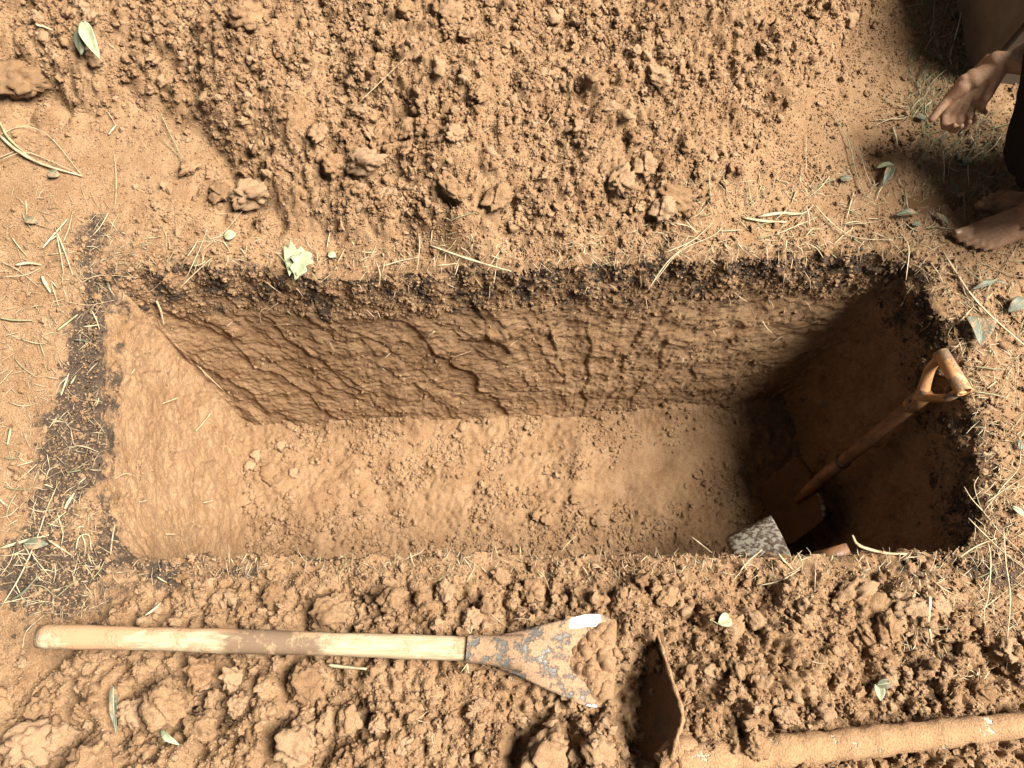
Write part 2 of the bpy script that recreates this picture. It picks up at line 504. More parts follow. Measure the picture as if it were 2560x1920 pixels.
# point in polygon on the real rim
poly = ringT[::2]
ii = np.where(near_rim)[0]
xin = np.zeros(len(ii), bool); px_ = X[ii]; py_ = Y[ii]
for (x0, y0), (x1, y1) in zip(poly, np.roll(poly, -1, 0)):
    if y0 == y1: continue
    lo, hi = (y0, y1) if y0 < y1 else (y1, y0)
    msk = (py_ >= lo) & (py_ < hi)
    if not msk.any(): continue
    xi = x0 + (py_[msk] - y0) / (y1 - y0) * (x1 - x0)
    sub = np.where(msk)[0]
    xin[sub[px_[msk] < xi]] ^= True
inside = np.zeros(len(X), bool); inside[ii] = xin
close = np.where(rdist < 0.10)[0]
d_, p_ = sd_rim(X[close], Y[close])
sd[close] = np.abs(d_)
sd[inside] *= -1
snap = np.where((np.abs(sd) < CELL * 0.75))[0]
_, ps = sd_rim(X[snap], Y[snap])
X[snap] = ps[:, 0]; Y[snap] = ps[:, 1]
sd[snap] = 0.0
Z = GZ.ravel().copy(); Z[snap] = gz_at(X[snap], Y[snap])
# the rim crumbles down into the pit
rimdrop = np.where(sd < 0.1, np.exp(-np.maximum(sd, 0) / 0.022), 0) * 0.022
Z -= rimdrop
def rim_z(x, y): return gz_at(x, y) - 0.022
keepv = sd >= 0
q = np.arange(nx * ny).reshape(ny, nx)
F = np.stack([q[:-1, :-1].ravel(), q[:-1, 1:].ravel(), q[1:, 1:].ravel(), q[1:, :-1].ravel()], axis=1)
keepf = keepv[F].all(1)
F = F[keepf]
humus = np.zeros(len(X)); wet = np.zeros(len(X))
vis = (np.abs(X) < 2.3) & (Y > -0.8) & (Y < 2.8)
humus[vis] = humus_map(X[vis], Y[vis], np.abs(np.where(np.abs(sd[vis]) < 5, sd[vis], rdist[vis])))
wet[vis] = wet_map(X[vis], Y[vis])
V = np.stack([X, Y, Z], axis=1)
fc = V[F].mean(1)
hdv = heap_d(fc[:, 0], fc[:, 1]); ndv = near_d(fc[:, 0], fc[:, 1])
far_f = (hdv > 0.03) & (fc[:, 1] < 5) & (np.abs(fc[:, 0]) < 3.0)
near_f = (ndv > 0.03) & (fc[:, 1] > -1.5) & (np.abs(fc[:, 0]) < 2.2) & ~far_f
A = {'humus': humus, 'wet': wet}
for nm, fm, lab in (('ground', ~(far_f | near_f), None),
                    ('soil_heap', far_f, 'large heap of loose crumbly ochre soil behind the pit'),
                    ('soil_heap', near_f, 'low bank of lumpy dug soil in front of the pit, under the white-handled spade')):
    v2, f2, a2 = sub_mesh(V, F, A, fm)
    o = obj(nm, mesh_np(nm, v2, f2, True, a2), M_GROUND)
    if lab: tag(o, lab, 'soil heap')
    else: tag(o, 'trodden ochre ground with straw and dark topsoil round the pit', kind='structure')

# ------------------------------------------------------------------ pit walls: one closed band of geometry, split into four walls
rows = np.concatenate([np.arange(0, 1.0, step / (D + 0.05)), [1.0]])
NR = len(rows)
zt = rim_z(ringT[:, 0], ringT[:, 1])
SS, VV = np.meshgrid(S, rows)
dep = VV * (D + 0.05)
k = np.clip(dep / D, 0, 1.06)
jf = np.exp(-(dep / 0.07) ** 2)                          # the ragged rim dies out below the topsoil
PX = ringS[None, :, 0] * (1 - k) + ringB[None, :, 0] * k + (outT[:, 0] * jit)[None, :] * jf
PY = ringS[None, :, 1] * (1 - k) + ringB[None, :, 1] * k + (outT[:, 1] * jit)[None, :] * jf
zs_ = zt.copy()
for _ in range(300): zs_ = 0.5 * zs_ + 0.25 * (np.roll(zs_, 1) + np.roll(zs_, -1))
PZ = (zs_[None, :] + (zt - zs_)[None, :] * jf) * (1 - VV) + (-D - 0.05) * VV
tb = np.roll(ringB, -3, 0) - np.roll(ringB, 3, 0); tb /= np.linalg.norm(tb, axis=1)[:, None]
to = np.roll(ringT, -9, 0) - np.roll(ringT, 9, 0); to /= np.linalg.norm(to, axis=1)[:, None]
for _ in range(8): to = 0.5 * to + 0.25 * (np.roll(to, 1, 0) + np.roll(to, -1, 0))
OX = -to[:, 1][None, :]; OY = to[:, 0][None, :]
# spade facets: tilted slices with sharp lower edges, leaning with the direction of the cuts
def facets(u, v, su, sv, seed, shear):
    a = (u + shear * v) / su; b = v / sv
    a = a + 0.25 * vnoise(u * 7, v * 7, seed + 9); b = b + 0.25 * vnoise(u * 6 + 5, v * 6, seed + 8)
    ia = np.floor(a).astype(np.int64); b = b + 0.5 * _h(ia, ia * 0, seed + 7); ib = np.floor(b).astype(np.int64)
    fa = a - ia; fb = b - ib
    return (_h(ia, ia * 0, seed) - 0.5) * 0.4 + (_h(ia, ib, seed) - 0.5) * 0.25 + (fa - 0.5) * (_h(ia, ib, seed + 1) * 1.3 - 0.1) + (fb - 0.5) * (_h(ia, ib, seed + 2) - 0.5) * 0.6
L_back = Sr[13]
shear = np.where(SS < L_back, -0.6 + 0.95 * sst(0.45 * L_back, 0.8 * L_back, SS), 0.0)
disp = 0.0095 * facets(SS, dep, 0.24, 0.55, 611, shear) + 0.003 * facets(SS, dep, 0.10, 0.25, 617, shear * 1.2)
disp += 0.009 * fbm(SS, dep, 0.25, 3, 620) + 0.0045 * fbm(SS, dep, 0.07, 4, 622, 0.6)
stri = fbm(SS * 0.38, dep, 0.018, 3, 630, 0.65)
strm = sst(-0.35, 0.35, fbm(SS, dep, 0.12, 3, 633))
disp += 0.0014 * stri * (0.35 + 0.65 * strm)
disp += 0.0022 * fbm(SS * 0.6, dep, 0.05, 3, 636) + 0.0022 * fbm(SS, dep, 0.016, 3, 638)
crumbly = sst(0.0, 0.5, fbm(SS, dep, 0.14, 3, 640)) * 0.8
top = np.exp(-(dep / 0.13) ** 2)
lump = clods(SS, dep, 0.045, 650, 0.7, 0.3, 0.6, 0.25) + 0.8 * clods(SS, dep, 0.022, 655, 0.8) + 0.6 * clods(SS, dep, 0.012, 656, 0.9)
disp -= lump * np.clip(0.10 + crumbly * 0.34 + 0.8 * top, 0, 1.0) * 0.65
is_left = (SS > s_near1)
is_right = (SS > L_back) & (SS < s_near0)
lump2 = clods(SS, dep, 0.07, 670, 0.5, 0.3, 0.6, 0.3) + 0.7 * clods(SS, dep, 0.03, 672, 0.6)
disp = np.where(is_left, disp * 1.0 - 0.22 * lump2, np.where(is_right, disp * 1.6 - 0.55 * lump2, disp))
fade = sst(0.0, 0.03, dep)
disp *= fade
PX = PX + OX * disp; PY = PY + OY * disp
# hollow under the lip on the back wall, right part
hum_w = np.clip((0.27 - dep / (0.21 + 0.10 * fbm(SS, SS * 0, 0.5, 3, 660) + 0.05 * fbm(SS, dep, 0.12, 3, 662)) * 0.34 + 0.42 * fbm(SS, dep, 0.08, 4, 664)) * 2.2 + 0.15, 0, 1)
hum_w *= sst(0.36, 0.16, dep)
hum_w = np.where(is_left, hum_w * sst(0.13, 0.05, dep), hum_w)
# flange tucked under the ground sheet
fl = np.stack([ringT[:, 0] + outT[:, 0] * 0.02, ringT[:, 1] + outT[:, 1] * 0.02, zt - 0.02], axis=1)
VW = np.concatenate([fl, np.stack([PX.ravel(), PY.ravel(), PZ.ravel()], axis=1)])
HW = np.concatenate([np.full(NS, 0.6), hum_w.ravel()])
NRW = NR + 1
qi = np.arange(NRW * NS).reshape(NRW, NS)
qn = np.roll(qi, -1, axis=1)
FW = np.stack([qi[:-1].ravel(), qi[1:].ravel(), qn[1:].ravel(), qn[:-1].ravel()], axis=1)
col = np.tile(np.arange(NS), NRW - 1)
cs = S[col]
for nm, msk, lab in (('pit_wall_back', cs < L_back, 'far wall of the pit, spade-cut ochre clay below dark topsoil'),
                     ('pit_wall_right', (cs >= L_back) & (cs < s_near0), 'shaded right end wall of the pit'),
                     ('pit_wall_front', (cs >= s_near0) & (cs < s_near1), 'near wall of the pit below the front lip'),
                     ('pit_wall_left', cs >= s_near1, 'sunlit left end wall of the pit')):
    v2, f2, a2 = sub_mesh(VW, FW, {'humus': HW}, msk)
    tag(obj(nm, mesh_np(nm, v2, f2, True, a2), M_WALL), lab, kind='structure')

# ------------------------------------------------------------------ pit floor
def floor_z(x, y):
    a = at(1640, 1150, -D); 
    def fb(px, py, rx, ry, rot=0.0):
        c = at(px, py, -D); ex = x - c[0]; ey = y - c[1]; ca = math.cos(rot); sa = math.sin(rot)
        return np.exp(-(((ex * ca + ey * sa) / rx) ** 2 + ((-ex * sa + ey * ca) / ry) ** 2))
    sm = np.clip(fb(1640, 1150, 0.28, 0.16) + 0.9 * fb(1000, 1118, 0.25, 0.035) + 0.6 * fb(1200, 1200, 0.16, 0.1), 0, 1)
    r = 1 - 0.92 * sm
    z = -D + 0.022 * fbm(x, y, 0.4, 3, 700) + 0.008 * fbm(x, y, 0.10, 3, 702)
    plates = clods(x, y, 0.075, 710, 0.4, 0.3, 0.55, 0.5) * 0.5 * (fb(640, 1180, 0.2, 0.3) + 0.25)
    z = z + r * (plates + 0.75 * clods(x, y, 0.036, 720, 0.55, 0.3, 0.6, 0.35) + 0.8 * clods(x, y, 0.020, 730, 0.7) + 0.6 * clods(x, y, 0.012, 735, 0.8) + 0.006 * fbm(x, y, 0.03, 3, 740))
    # heel and toe prints, a ridge of crumbs between the trodden patches
    for (px, py, rx, ry, rot, dz) in ((1575, 1225, 0.045, 0.05, 0.3, -0.018), (1655, 1170, 0.06, 0.03, 0.7, -0.012), (1180, 1225, 0.035, 0.05, 0.2, -0.014),
                                      (1230, 1160, 0.09, 0.03, 0.35, -0.010), (1700, 1290, 0.04, 0.03, 0.2, -0.012), (1440, 1190, 0.03, 0.15, -0.25, 0.014), (960, 1240, 0.05, 0.11, 0.4, -0.010), (820, 1190, 0.05, 0.1, -0.5, -0.009), (1330, 1120, 0.10, 0.035, 0.1, -0.010),
                                      (1500, 1300, 0.04, 0.05, 0, 0.014), (620, 1190, 0.12, 0.2, 0, 0.02)):
        z = z + 1.5 * dz * fb(px, py, rx, ry, rot)
    # soil banked against the walls
    yb = np.interp(x, ringB[S < L_back][:, 0], ringB[S < L_back][:, 1])
    z = z + 0.05 * np.exp(-np.maximum(yb - y, 0) / 0.035) * sst(-0.4, 0.5, fbm(x, y * 0, 0.4, 2, 750) + 0.1)
    return z
fx = np.arange(ringB[:, 0].min() - 0.06, ringB[:, 0].max() + 0.06, 0.0055); fy = np.arange(ringB[:, 1].min() - 0.04, ringB[:, 1].max() + 0.06, 0.0055)
FX, FY = np.meshgrid(fx, fy)
fz = floor_z(FX.ravel(), FY.ravel())
qf = np.arange(len(fx) * len(fy)).reshape(len(fy), len(fx))
FF = np.stack([qf[:-1, :-1].ravel(), qf[:-1, 1:].ravel(), qf[1:, 1:].ravel(), qf[1:, :-1].ravel()], axis=1)
o = obj('pit_floor', mesh_np('pit_floor', np.stack([FX.ravel(), FY.ravel(), fz], axis=1), FF, True, {'humus': np.zeros(len(fz))}), M_FLOOR)
tag(o, 'trodden ochre clay floor of the pit', kind='structure')
def on_floor(px, py, lift=0.0):
    z = -D
    for _ in range(8):
        p = at(px, py, z + lift); z = float(floor_z(np.array([p[0]]), np.array([p[1]]))[0])
    return at(px, py, z + lift)

# ------------------------------------------------------------------ loose crumbs (uncountable: stuff) and clods (things)
def lump_mesh(name, seed, sub, rough=0.35, flat=0.8, angular=0.0, mat=None):
    bm = bmesh.new()
    bmesh.ops.create_icosphere(bm, subdivisions=sub, radius=1.0)
    off = Vector((seed * 3.7, seed * 1.3, seed * 9.1))
    rr = random.Random(seed)
    planes = []
    for _ in range(int(angular)):
        d = Vector((rr.uniform(-1, 1), rr.uniform(-1, 1), rr.uniform(-1, 1))).normalized()
        planes.append((d, rr.uniform(0.55, 0.85)))
    for v in bm.verts:
        n = v.co.normalized()
        p = n.copy()
        for d, k in planes:
            e = p.dot(d)
            if e > k: p -= d * (e - k) * 0.92
        a = mnoise.fractal(n * 1.3 + off, 1.0, 2.0, 2) * rough
        a += mnoise.fractal(n * 3.4 + off, 0.9, 2.0, 2) * rough * 0.5
        d = mnoise.voronoi(n * 2.6 + off)[0]
        a += (0.35 - d[0]) * rough * 0.9
        if sub > 2:
            d = mnoise.voronoi(n * 6.5 + off)[0]
            a += (0.35 - d[0]) * rough * 0.55
        if sub > 3:
            d = mnoise.voronoi(n * 14.0 + off)[0]
            a += (0.3 - d[0]) * rough * 0.35
        p = p * (1 + a)
        p.z *= flat
        v.co = p
    me = bpy.data.meshes.new(name)
    bm.to_mesh(me); bm.free()
    for f in me.polygons: f.use_smooth = True
    if mat: me.materials.append(mat)
    return me

PROTO = bpy.data.collections.new('crumb_shapes')
for i in range(8):
    PROTO.objects.link(bpy.data.objects.new('crumb_shape', lump_mesh('crumb_shape', 20 + i, 3, (0.62, 0.36)[i % 2], 0.85, (1, 7)[i % 2], M_CLOD)))
PROTO_D = bpy.data.collections.new('dark_crumb_shapes')
for i in range(4):
    PROTO_D.objects.link(bpy.data.objects.new('dark_crumb_shape', lump_mesh('dark_crumb_shape', 40 + i, 3, 0.6, 0.85, 2, M_DARKCLOD)))

def gn_scatter(name, coll):
    ng = bpy.data.node_groups.new(name, 'GeometryNodeTree')
    ng.interface.new_socket('Geometry', in_out='INPUT', socket_type='NodeSocketGeometry')
    ng.interface.new_socket('Geometry', in_out='OUTPUT', socket_type='NodeSocketGeometry')
    N = ng.nodes; L = ng.links
    gi = N.new('NodeGroupInput'); go = N.new('NodeGroupOutput')
    ip = N.new('GeometryNodeInstanceOnPoints'); ci = N.new('GeometryNodeCollectionInfo')
    ci.inputs['Collection'].default_value = coll
    ci.inputs['Separate Children'].default_value = True
    ci.inputs['Reset Children'].default_value = True
    ip.inputs['Pick Instance'].default_value = True
    def na(nm, ty):
        q = N.new('GeometryNodeInputNamedAttribute'); q.data_type = ty; q.inputs['Name'].default_value = nm; return q.outputs[0]
    L.new(gi.outputs[0], ip.inputs['Points']); L.new(ci.outputs[0], ip.inputs['Instance'])
    L.new(na('pick', 'INT'), ip.inputs['Instance Index'])
    L.new(na('rot', 'FLOAT_VECTOR'), ip.inputs['Rotation']); L.new(na('scl', 'FLOAT_VECTOR'), ip.inputs['Scale'])
    L.new(ip.outputs[0], go.inputs[0])
    return ng
GN_O = gn_scatter('scatter_crumbs', PROTO)
PROTO_G = bpy.data.collections.new('grit_shapes')
for i in range(6):
    PROTO_G.objects.link(bpy.data.objects.new('grit_shape', lump_mesh('grit_shape', 140 + i, 2, 0.5, 0.9, 4, M_CLOD)))
GN_G = gn_scatter('scatter_grit', PROTO_G)
GN_D = gn_scatter('scatter_dark_crumbs', PROTO_D)

def scatter(name, P, R, label, group_tree, nproto):
    me = bpy.data.meshes.new(name)
    n = len(P)
    me.vertices.add(n); me.vertices.foreach_set('co', np.ascontiguousarray(P, np.float32).ravel())
    a = me.attributes.new('rot', 'FLOAT_VECTOR', 'POINT'); a.data.foreach_set('vector', (rng.random((n, 3)) * 6.283).astype(np.float32).ravel())
    a = me.attributes.new('scl', 'FLOAT_VECTOR', 'POINT'); a.data.foreach_set('vector', (R[:, None] * (0.75 + 0.5 * rng.random((n, 3)))).astype(np.float32).ravel())
    a = me.attributes.new('pick', 'INT', 'POINT'); a.data.foreach_set('value', rng.integers(0, nproto, n).astype(np.int32))
    o = obj(name, me)
    md = o.modifiers.new('scatter', 'NODES'); md.node_group = group_tree
    tag(o, label, kind='stuff')
    return o

def power_r(n, lo, hi, k=2.6):
    u = rng.random(n)
    return (lo ** (1 - k) + u * (hi ** (1 - k) - lo ** (1 - k))) ** (1 / (1 - k))

def in_pit(x, y):
    xin = np.zeros(len(x), bool)
    pl = ringT[::6]
    for (x0, y0), (x1, y1) in zip(pl, np.roll(pl, -1, 0)):
        if y0 == y1: continue
        m = (y >= min(y0, y1)) & (y < max(y0, y1)) & (x < x0 + (y - y0) / (y1 - y0) * (x1 - x0))
        xin[m] ^= True
    return xin

def ground_points(n, accept):
    x = rng.uniform(-1.9, 1.9, n); y = rng.uniform(-0.4, 2.9, n)
    k = ~in_pit(x, y)
    x, y = x[k], y[k]
    w = accept(x, y)
    k = rng.random(len(x)) < w
    return x[k], y[k]

def wfar(x, y):
    R, far, near = rough_map(x, y)
    return np.clip(far * (R - 0.05) * 1.1, 0, 1) * np.clip(0.10 + 1.1 * sst(-0.5, 0.5, fbm(x, y, 0.18, 3, 800)), 0, 1)
x, y = ground_points(135000, wfar)
r = power_r(len(x), 0.0034, 0.018, 2.5)
scatter('soil_crumbs', np.stack([x, y, gz_at(x, y) + r * 0.12], 1), r, 'small loose crumbs covering the far heap', GN_O, 8)
def wnear(x, y):
    R, far, near = rough_map(x, y)
    return np.clip(near * (R - 0.05), 0, 1) * np.clip(0.12 + 1.05 * sst(-0.5, 0.5, fbm(x, y, 0.15, 3, 801)), 0, 1)
x, y = ground_points(105000, wnear)
r = power_r(len(x), 0.0034, 0.021, 2.5)
scatter('soil_crumbs', np.stack([x, y, gz_at(x, y) + r * 0.05], 1), r, 'small loose crumbs covering the near bank', GN_O, 8)
def wflat(x, y):
    R, far, near = rough_map(x, y)
    return np.clip((1 - far) * (1 - near), 0, 1) * np.clip(R * 2.0 - 0.05, 0, 1) * np.clip(0.2 + 0.9 * sst(-0.3, 0.5, fbm(x, y, 0.15, 3, 802)), 0, 1)
x, y = ground_points(120000, wflat)
r = power_r(len(x), 0.0022, 0.014, 2.8)
scatter('soil_crumbs', np.stack([x, y, gz_at(x, y) + r * 0.2], 1), r, 'small loose crumbs on the ground round the pit', GN_O, 8)
def wgrit(x, y):
    R, far, near = rough_map(x, y)
    return np.clip(0.25 + 0.9 * R, 0, 1) * np.clip(0.25 + 0.9 * sst(-0.5, 0.5, fbm(x, y, 0.12, 3, 805)), 0, 1)
x, y = ground_points(340000, wgrit)
r = power_r(len(x), 0.0016, 0.0042, 2.4)
scatter('soil_grit', np.stack([x, y, gz_at(x, y) + r * 0.3], 1), r, 'fine grit strewn over all the loose soil', GN_G, 6)
def wdark(x, y):
    return np.clip(humus_map(x, y, rim_dist_approx(x, y)), 0, 1) * 0.45
x, y = ground_points(60000, wdark)
r = power_r(len(x), 0.0022, 0.010, 2.8)
scatter('dark_crumbs', np.stack([x, y, gz_at(x, y) + r * 0.2], 1), r, 'dark topsoil crumbs round the rim', GN_D, 4)
# crumbs on the pit floor
x = rng.uniform(ringB[:, 0].min(), ringB[:, 0].max(), 22000); y = rng.uniform(ringB[:, 1].min(), ringB[:, 1].max(), 22000)
c0 = at(1640, 1150, -D)
w = 1 - 0.97 * np.exp(-(((x - c0[0]) / 0.3) ** 2 + ((y - c0[1]) / 0.18) ** 2))
w *= np.clip(0.05 + sst(-0.3, 0.6, fbm(x, y, 0.2, 3, 803)), 0, 1)
k = rng.random(len(x)) < w
x, y = x[k], y[k]
r = power_r(len(x), 0.0026, 0.014, 3.0)
scatter('soil_crumbs', np.stack([x, y, floor_z(x, y) + r * 0.1], 1), r, 'small crumbs on the pit floor', GN_O, 8)
# crumbs sticking to the topsoil at the top of the walls
def wall_point(n, vmax, smin, smax):
    ci = np.where((S >= smin) & (S < smax))[0]
    c = rng.choice(ci, n); rr = (rng.random(n) ** 1.4 * vmax * (NR - 1)).astype(int)
    return PX[rr, c], PY[rr, c], PZ[rr, c], rr, c
wx, wy, wz, wr, wc = wall_point(6000, 0.2, 0, s_near0)
r = power_r(len(wx), 0.0022, 0.010, 2.8)
dk = rng.random(len(wx)) < np.clip(hum_w[wr, wc] * 0.8, 0, 0.6)
scatter('dark_crumbs', np.stack([wx, wy, wz], 1)[dk], r[dk], 'dark crumbs clinging to the top of the pit walls', GN_D, 4)
scatter('soil_crumbs', np.stack([wx, wy, wz], 1)[~dk], r[~dk], 'ochre crumbs clinging to the top of the pit walls', GN_O, 8)
wx, wy, wz, wr, wc = wall_point(14000, 1.0, 0, TOTAL)
k = rng.random(len(wx)) < crumbly[wr, wc] * 0.8 + 0.08
r = power_r(len(wx), 0.0022, 0.009, 3.0)
scatter('soil_crumbs', np.stack([wx, wy, wz], 1)[k], r[k], 'small crumbs stuck to the cut pit walls', GN_O, 8)

# clods: one object each
BIG = [lump_mesh('clod', 60 + i, 4, 0.42, 0.72, 2 + i % 4, M_CLOD) for i in range(7)]
MID = [lump_mesh('clod', 80 + i, 3, 0.45, 0.78, 2 + i % 4, M_CLOD) for i in range(8)]
def clod(px, py, rpx, label, group=None, kind=None, rot=None, stretch=1.0, lift=0.25):
    p = on_ground(px, py)
    v = p - np.array((0, 0, H)); depth = v[1] * SA - v[2] * CA
    r = rpx * depth / FPX
    me = (BIG if rpx > 22 else MID)[random.randrange(7)] if kind is None else kind
    o = obj('soil_clod', me)
    o.location = (p[0], p[1], p[2] + r * lift)
    a = random.uniform(0, 6.28) if rot is None else rot
    o.rotation_euler = (random.uniform(-0.35, 0.35), random.uniform(-0.35, 0.35), a)
    o.scale = (r * stretch, r / math.sqrt(stretch), r * 0.95)
    tag(o, label, 'clod', group)
    return o
def clod_label(px, py, rp, where):
    size = 'small' if rp < 14 else ('middling' if rp < 20 else 'fist-sized')
    side = 'far left' if px < 512 else 'left' if px < 1024 else 'middle' if px < 1536 else 'right' if px < 2048 else 'far right'
    row = ''
    if where == 'far heap': row = 'top' if py < 200 else 'upper half' if py < 380 else 'foot'
    else: row = 'near the pit edge' if py < 1560 else 'middle' if py < 1740 else 'at the bottom edge'
    if where == 'far heap': return '%s crumbly ochre clod at the %s of the far heap, %s' % (size, row, side)
    return '%s crumbly ochre clod on the near bank, %s, %s' % (size, row, side)
G_FAR = 'clods on the far heap'; G_NEAR = 'clods on the near bank'; G_FLAT = 'clods on the flat ground'; G_PIT = 'clods on the pit floor'
L_FAR = 'crumbly ochre clod lying loose on the far heap'; L_NEAR = 'crumbly ochre clod lying loose on the near bank of dug soil'
for u in UNIQ:
    px, py, rp, lab = u[:4]
    rot = u[4] if len(u) > 4 else None; stz = u[5] if len(u) > 5 else random.uniform(1.0, 1.25)
    far = py < 800
    if lab: clod(px, py, rp, lab, G_FAR if far else G_NEAR, rot=rot, stretch=stz, lift=0.42)
    else: clod(px, py, rp, clod_label(px, py, rp, 'far heap' if far else 'near bank'), G_FAR if far else G_NEAR, rot=rot, stretch=stz, lift=0.42)
TOOLBOXES = [(60, 1530, 1560, 1760), (1540, 1560, 1730, 1920), (1650, 1760, 2560, 1920)]
def rand_clods(n, box, rlo, rhi, label, group, test=None):
    c = 0; tries = 0
    while c < n and tries < n * 20:
        tries += 1
        px = random.uniform(box[0], box[2]); py = random.uniform(box[1], box[3])
        if any(a < px < c_ and b < py < d for a, b, c_, d in TOOLBOXES): continue
        p = at(px, py, 0)
        R, far, near = rough_map(np.array([p[0]]), np.array([p[1]]))
        if test == 'far' and far[0] < 0.8: continue
        if test == 'near' and (near[0] < 0.8): continue
        if test == 'flat' and (near[0] > 0.2 or far[0] > 0.2): continue
        rp = rlo * (rhi / rlo) ** (random.random() ** 2.0)
        lab = clod_label(px, py, rp, 'far heap' if test == 'far' else 'near bank') if test in ('far', 'near') else label
        clod(px, py, rp, lab, group, stretch=random.uniform(1.0, 1.4), lift=0.12); c += 1
rand_clods(105, (20, 10, 2250, 590), 10, 24, L_FAR, G_FAR, 'far')
rand_clods(110, (20, 1440, 2540, 1900), 12, 46, L_NEAR, G_NEAR, 'near')
for lab, bx in (('small ochre clod on the ground left of the pit, upper part', (20, 560, 240, 760)), ('small ochre clod on the ground left of the pit, middle part', (20, 770, 200, 1000)),
                ('small ochre clod on the ground left of the pit, lower part', (20, 1010, 180, 1250)), ('small ochre clod on the ground right of the pit', (2470, 800, 2550, 1150))):
    rand_clods(4, bx, 8, 16, lab, G_FLAT, 'flat')
for (px, py, rp) in [(1155, 1067, 13), (668, 1190, 26), (640, 1140, 17), (700, 1115, 15), (610, 1250, 20), (645, 1255, 15), (690, 1290, 12), (1370, 1300, 18),
                     (1500, 1300, 22), (1440, 1250, 16), (735, 1180, 14), (1340, 1290, 14), (620, 1165, 15), (800, 1100, 10), (1460, 1280, 13), (890, 1180, 11)]:
    p = on_floor(px, py); r = rp * 2.9 / FPX
    o = obj('soil_clod', MID[random.randrange(8)]); o.location = (p[0], p[1], p[2] + r * 0.1)
    o.rotation_euler = (random.uniform(-0.2, 0.2), random.uniform(-0.2, 0.2), random.uniform(0, 6.28)); o.scale = (r * 1.1, r, r * 0.6)
    tag(o, '%s flat clay clod on the %s of the pit floor' % ('small' if rp < 14 else 'middling' if rp < 18 else 'larger', 'left end' if px < 700 else 'left half' if px < 1000 else 'middle' if px < 1400 else 'right half'), 'clod', G_PIT)

# ------------------------------------------------------------------ shape helpers for things
def proj(P):
    P = np.atleast_2d(P); d = P - np.array((0, 0, H))
    dep_ = d[:, 1] * SA - d[:, 2] * CA; up = d[:, 1] * CA + d[:, 2] * SA
    return 1280 + FPX * d[:, 0] / dep_, 960 - FPX * up / dep_, dep_

wpx, wpy, _ = proj(np.stack([PX.ravel(), PY.ravel(), PZ.ravel()], 1))
wall_ok = (np.tile(S, NR) < s_near0) | (np.tile(S, NR) > s_near1)
def on_wall(px, py, lift=0.004):
    d = (wpx - px) ** 2 + (wpy - py) ** 2 + np.where(wall_ok, 0, 1e9)
    i = int(d.argmin()); c = i % NS
    return np.array((PX.ravel()[i] - OX[0, c] * lift, PY.ravel()[i] - OY[0, c] * lift, PZ.ravel()[i] + lift * 0.3))

def unit(v):
    v = np.asarray(v, float); return v / (np.linalg.norm(v) + 1e-12)

def spline(P, n):
    """Catmull-Rom through P, n points per span"""
    P = [np.asarray(p, float) for p in P]
    if len(P) == 2: return [P[0] + (P[1] - P[0]) * t for t in np.linspace(0, 1, n + 1)]
    Q = [2 * P[0] - P[1]] + P + [2 * P[-1] - P[-2]]
    out = []
    for i in range(1, len(Q) - 2):
        for t in np.linspace(0, 1, n, endpoint=False):
            a, b, c, d = Q[i - 1], Q[i], Q[i + 1], Q[i + 2]
            out.append(0.5 * (2 * b + (c - a) * t + (2 * a - 5 * b + 4 * c - d) * t * t + (3 * b - a - 3 * c + d) * t ** 3))
    out.append(P[-1])
    return out

def tube_geo(path, radii, seg=10, squash=1.0, up=(0, 0, 1), cap=True, power=2.0, jitter=0.0, seed=0):
    """closed tube along path; squash flattens it along the up side; power > 2 squares the section"""
    path = [np.asarray(p, float) for p in path]
    n = len(path)
    if np.isscalar(radii): radii = [radii] * n
    V = []; F = []
    rr = random.Random(seed)
    for i in range(n):
        t = unit(path[min(i + 1, n - 1)] - path[max(i - 1, 0)])
        s = np.cross(t, up)
        if np.linalg.norm(s) < 1e-3: s = np.cross(t, (0, 1, 0.3))
        s = unit(s); u = np.cross(s, t)
        for k in range(seg):
            a = 2 * math.pi * k / seg; ca, sa = math.cos(a), math.sin(a)
            f = (abs(ca) ** power + abs(sa) ** power) ** (-1 / power)
            r = radii[i] * f * (1 + jitter * (rr.random() - 0.5))
            V.append(path[i] + s * ca * r + u * sa * r * squash)
    for i in range(n - 1):
        for k in range(seg):
            a = i * seg + k; b = i * seg + (k + 1) % seg
            F.append((a, b, b + seg, a + seg))
    if cap:
        for i, rev in ((0, True), (n - 1, False)):
            V.append(path[i]); c = len(V) - 1
            for k in range(seg):
                a = i * seg + k; b = i * seg + (k + 1) % seg
                F.append((b, a, c) if rev else (a, b, c))
    return V, F

def geo_join(gs):
    V = []; F = []
    for v, f in gs:
        o = len(V); V += list(v); F += [tuple(i + o for i in q) for q in f]
    return V, F

def me_from(name, geo, smooth=True, mat=None):
    me = bpy.data.meshes.new(name)
    me.from_pydata([tuple(map(float, v)) for v in geo[0]], [], geo[1])
    me.update()
    if smooth: me.polygons.foreach_set('use_smooth', [True] * len(me.polygons))
    if mat: me.materials.append(mat)
    return me

def rel(geo, loc):
    loc = np.asarray(loc); return [np.asarray(v) - loc for v in geo[0]], geo[1]

def part(name, geo, mat, parent, smooth=True):
    o = obj(name, me_from(name, rel(geo, parent.location if parent.parent is None else (np.array(parent.parent.location) + np.array(parent.location))), smooth, mat), None, parent)
    return o

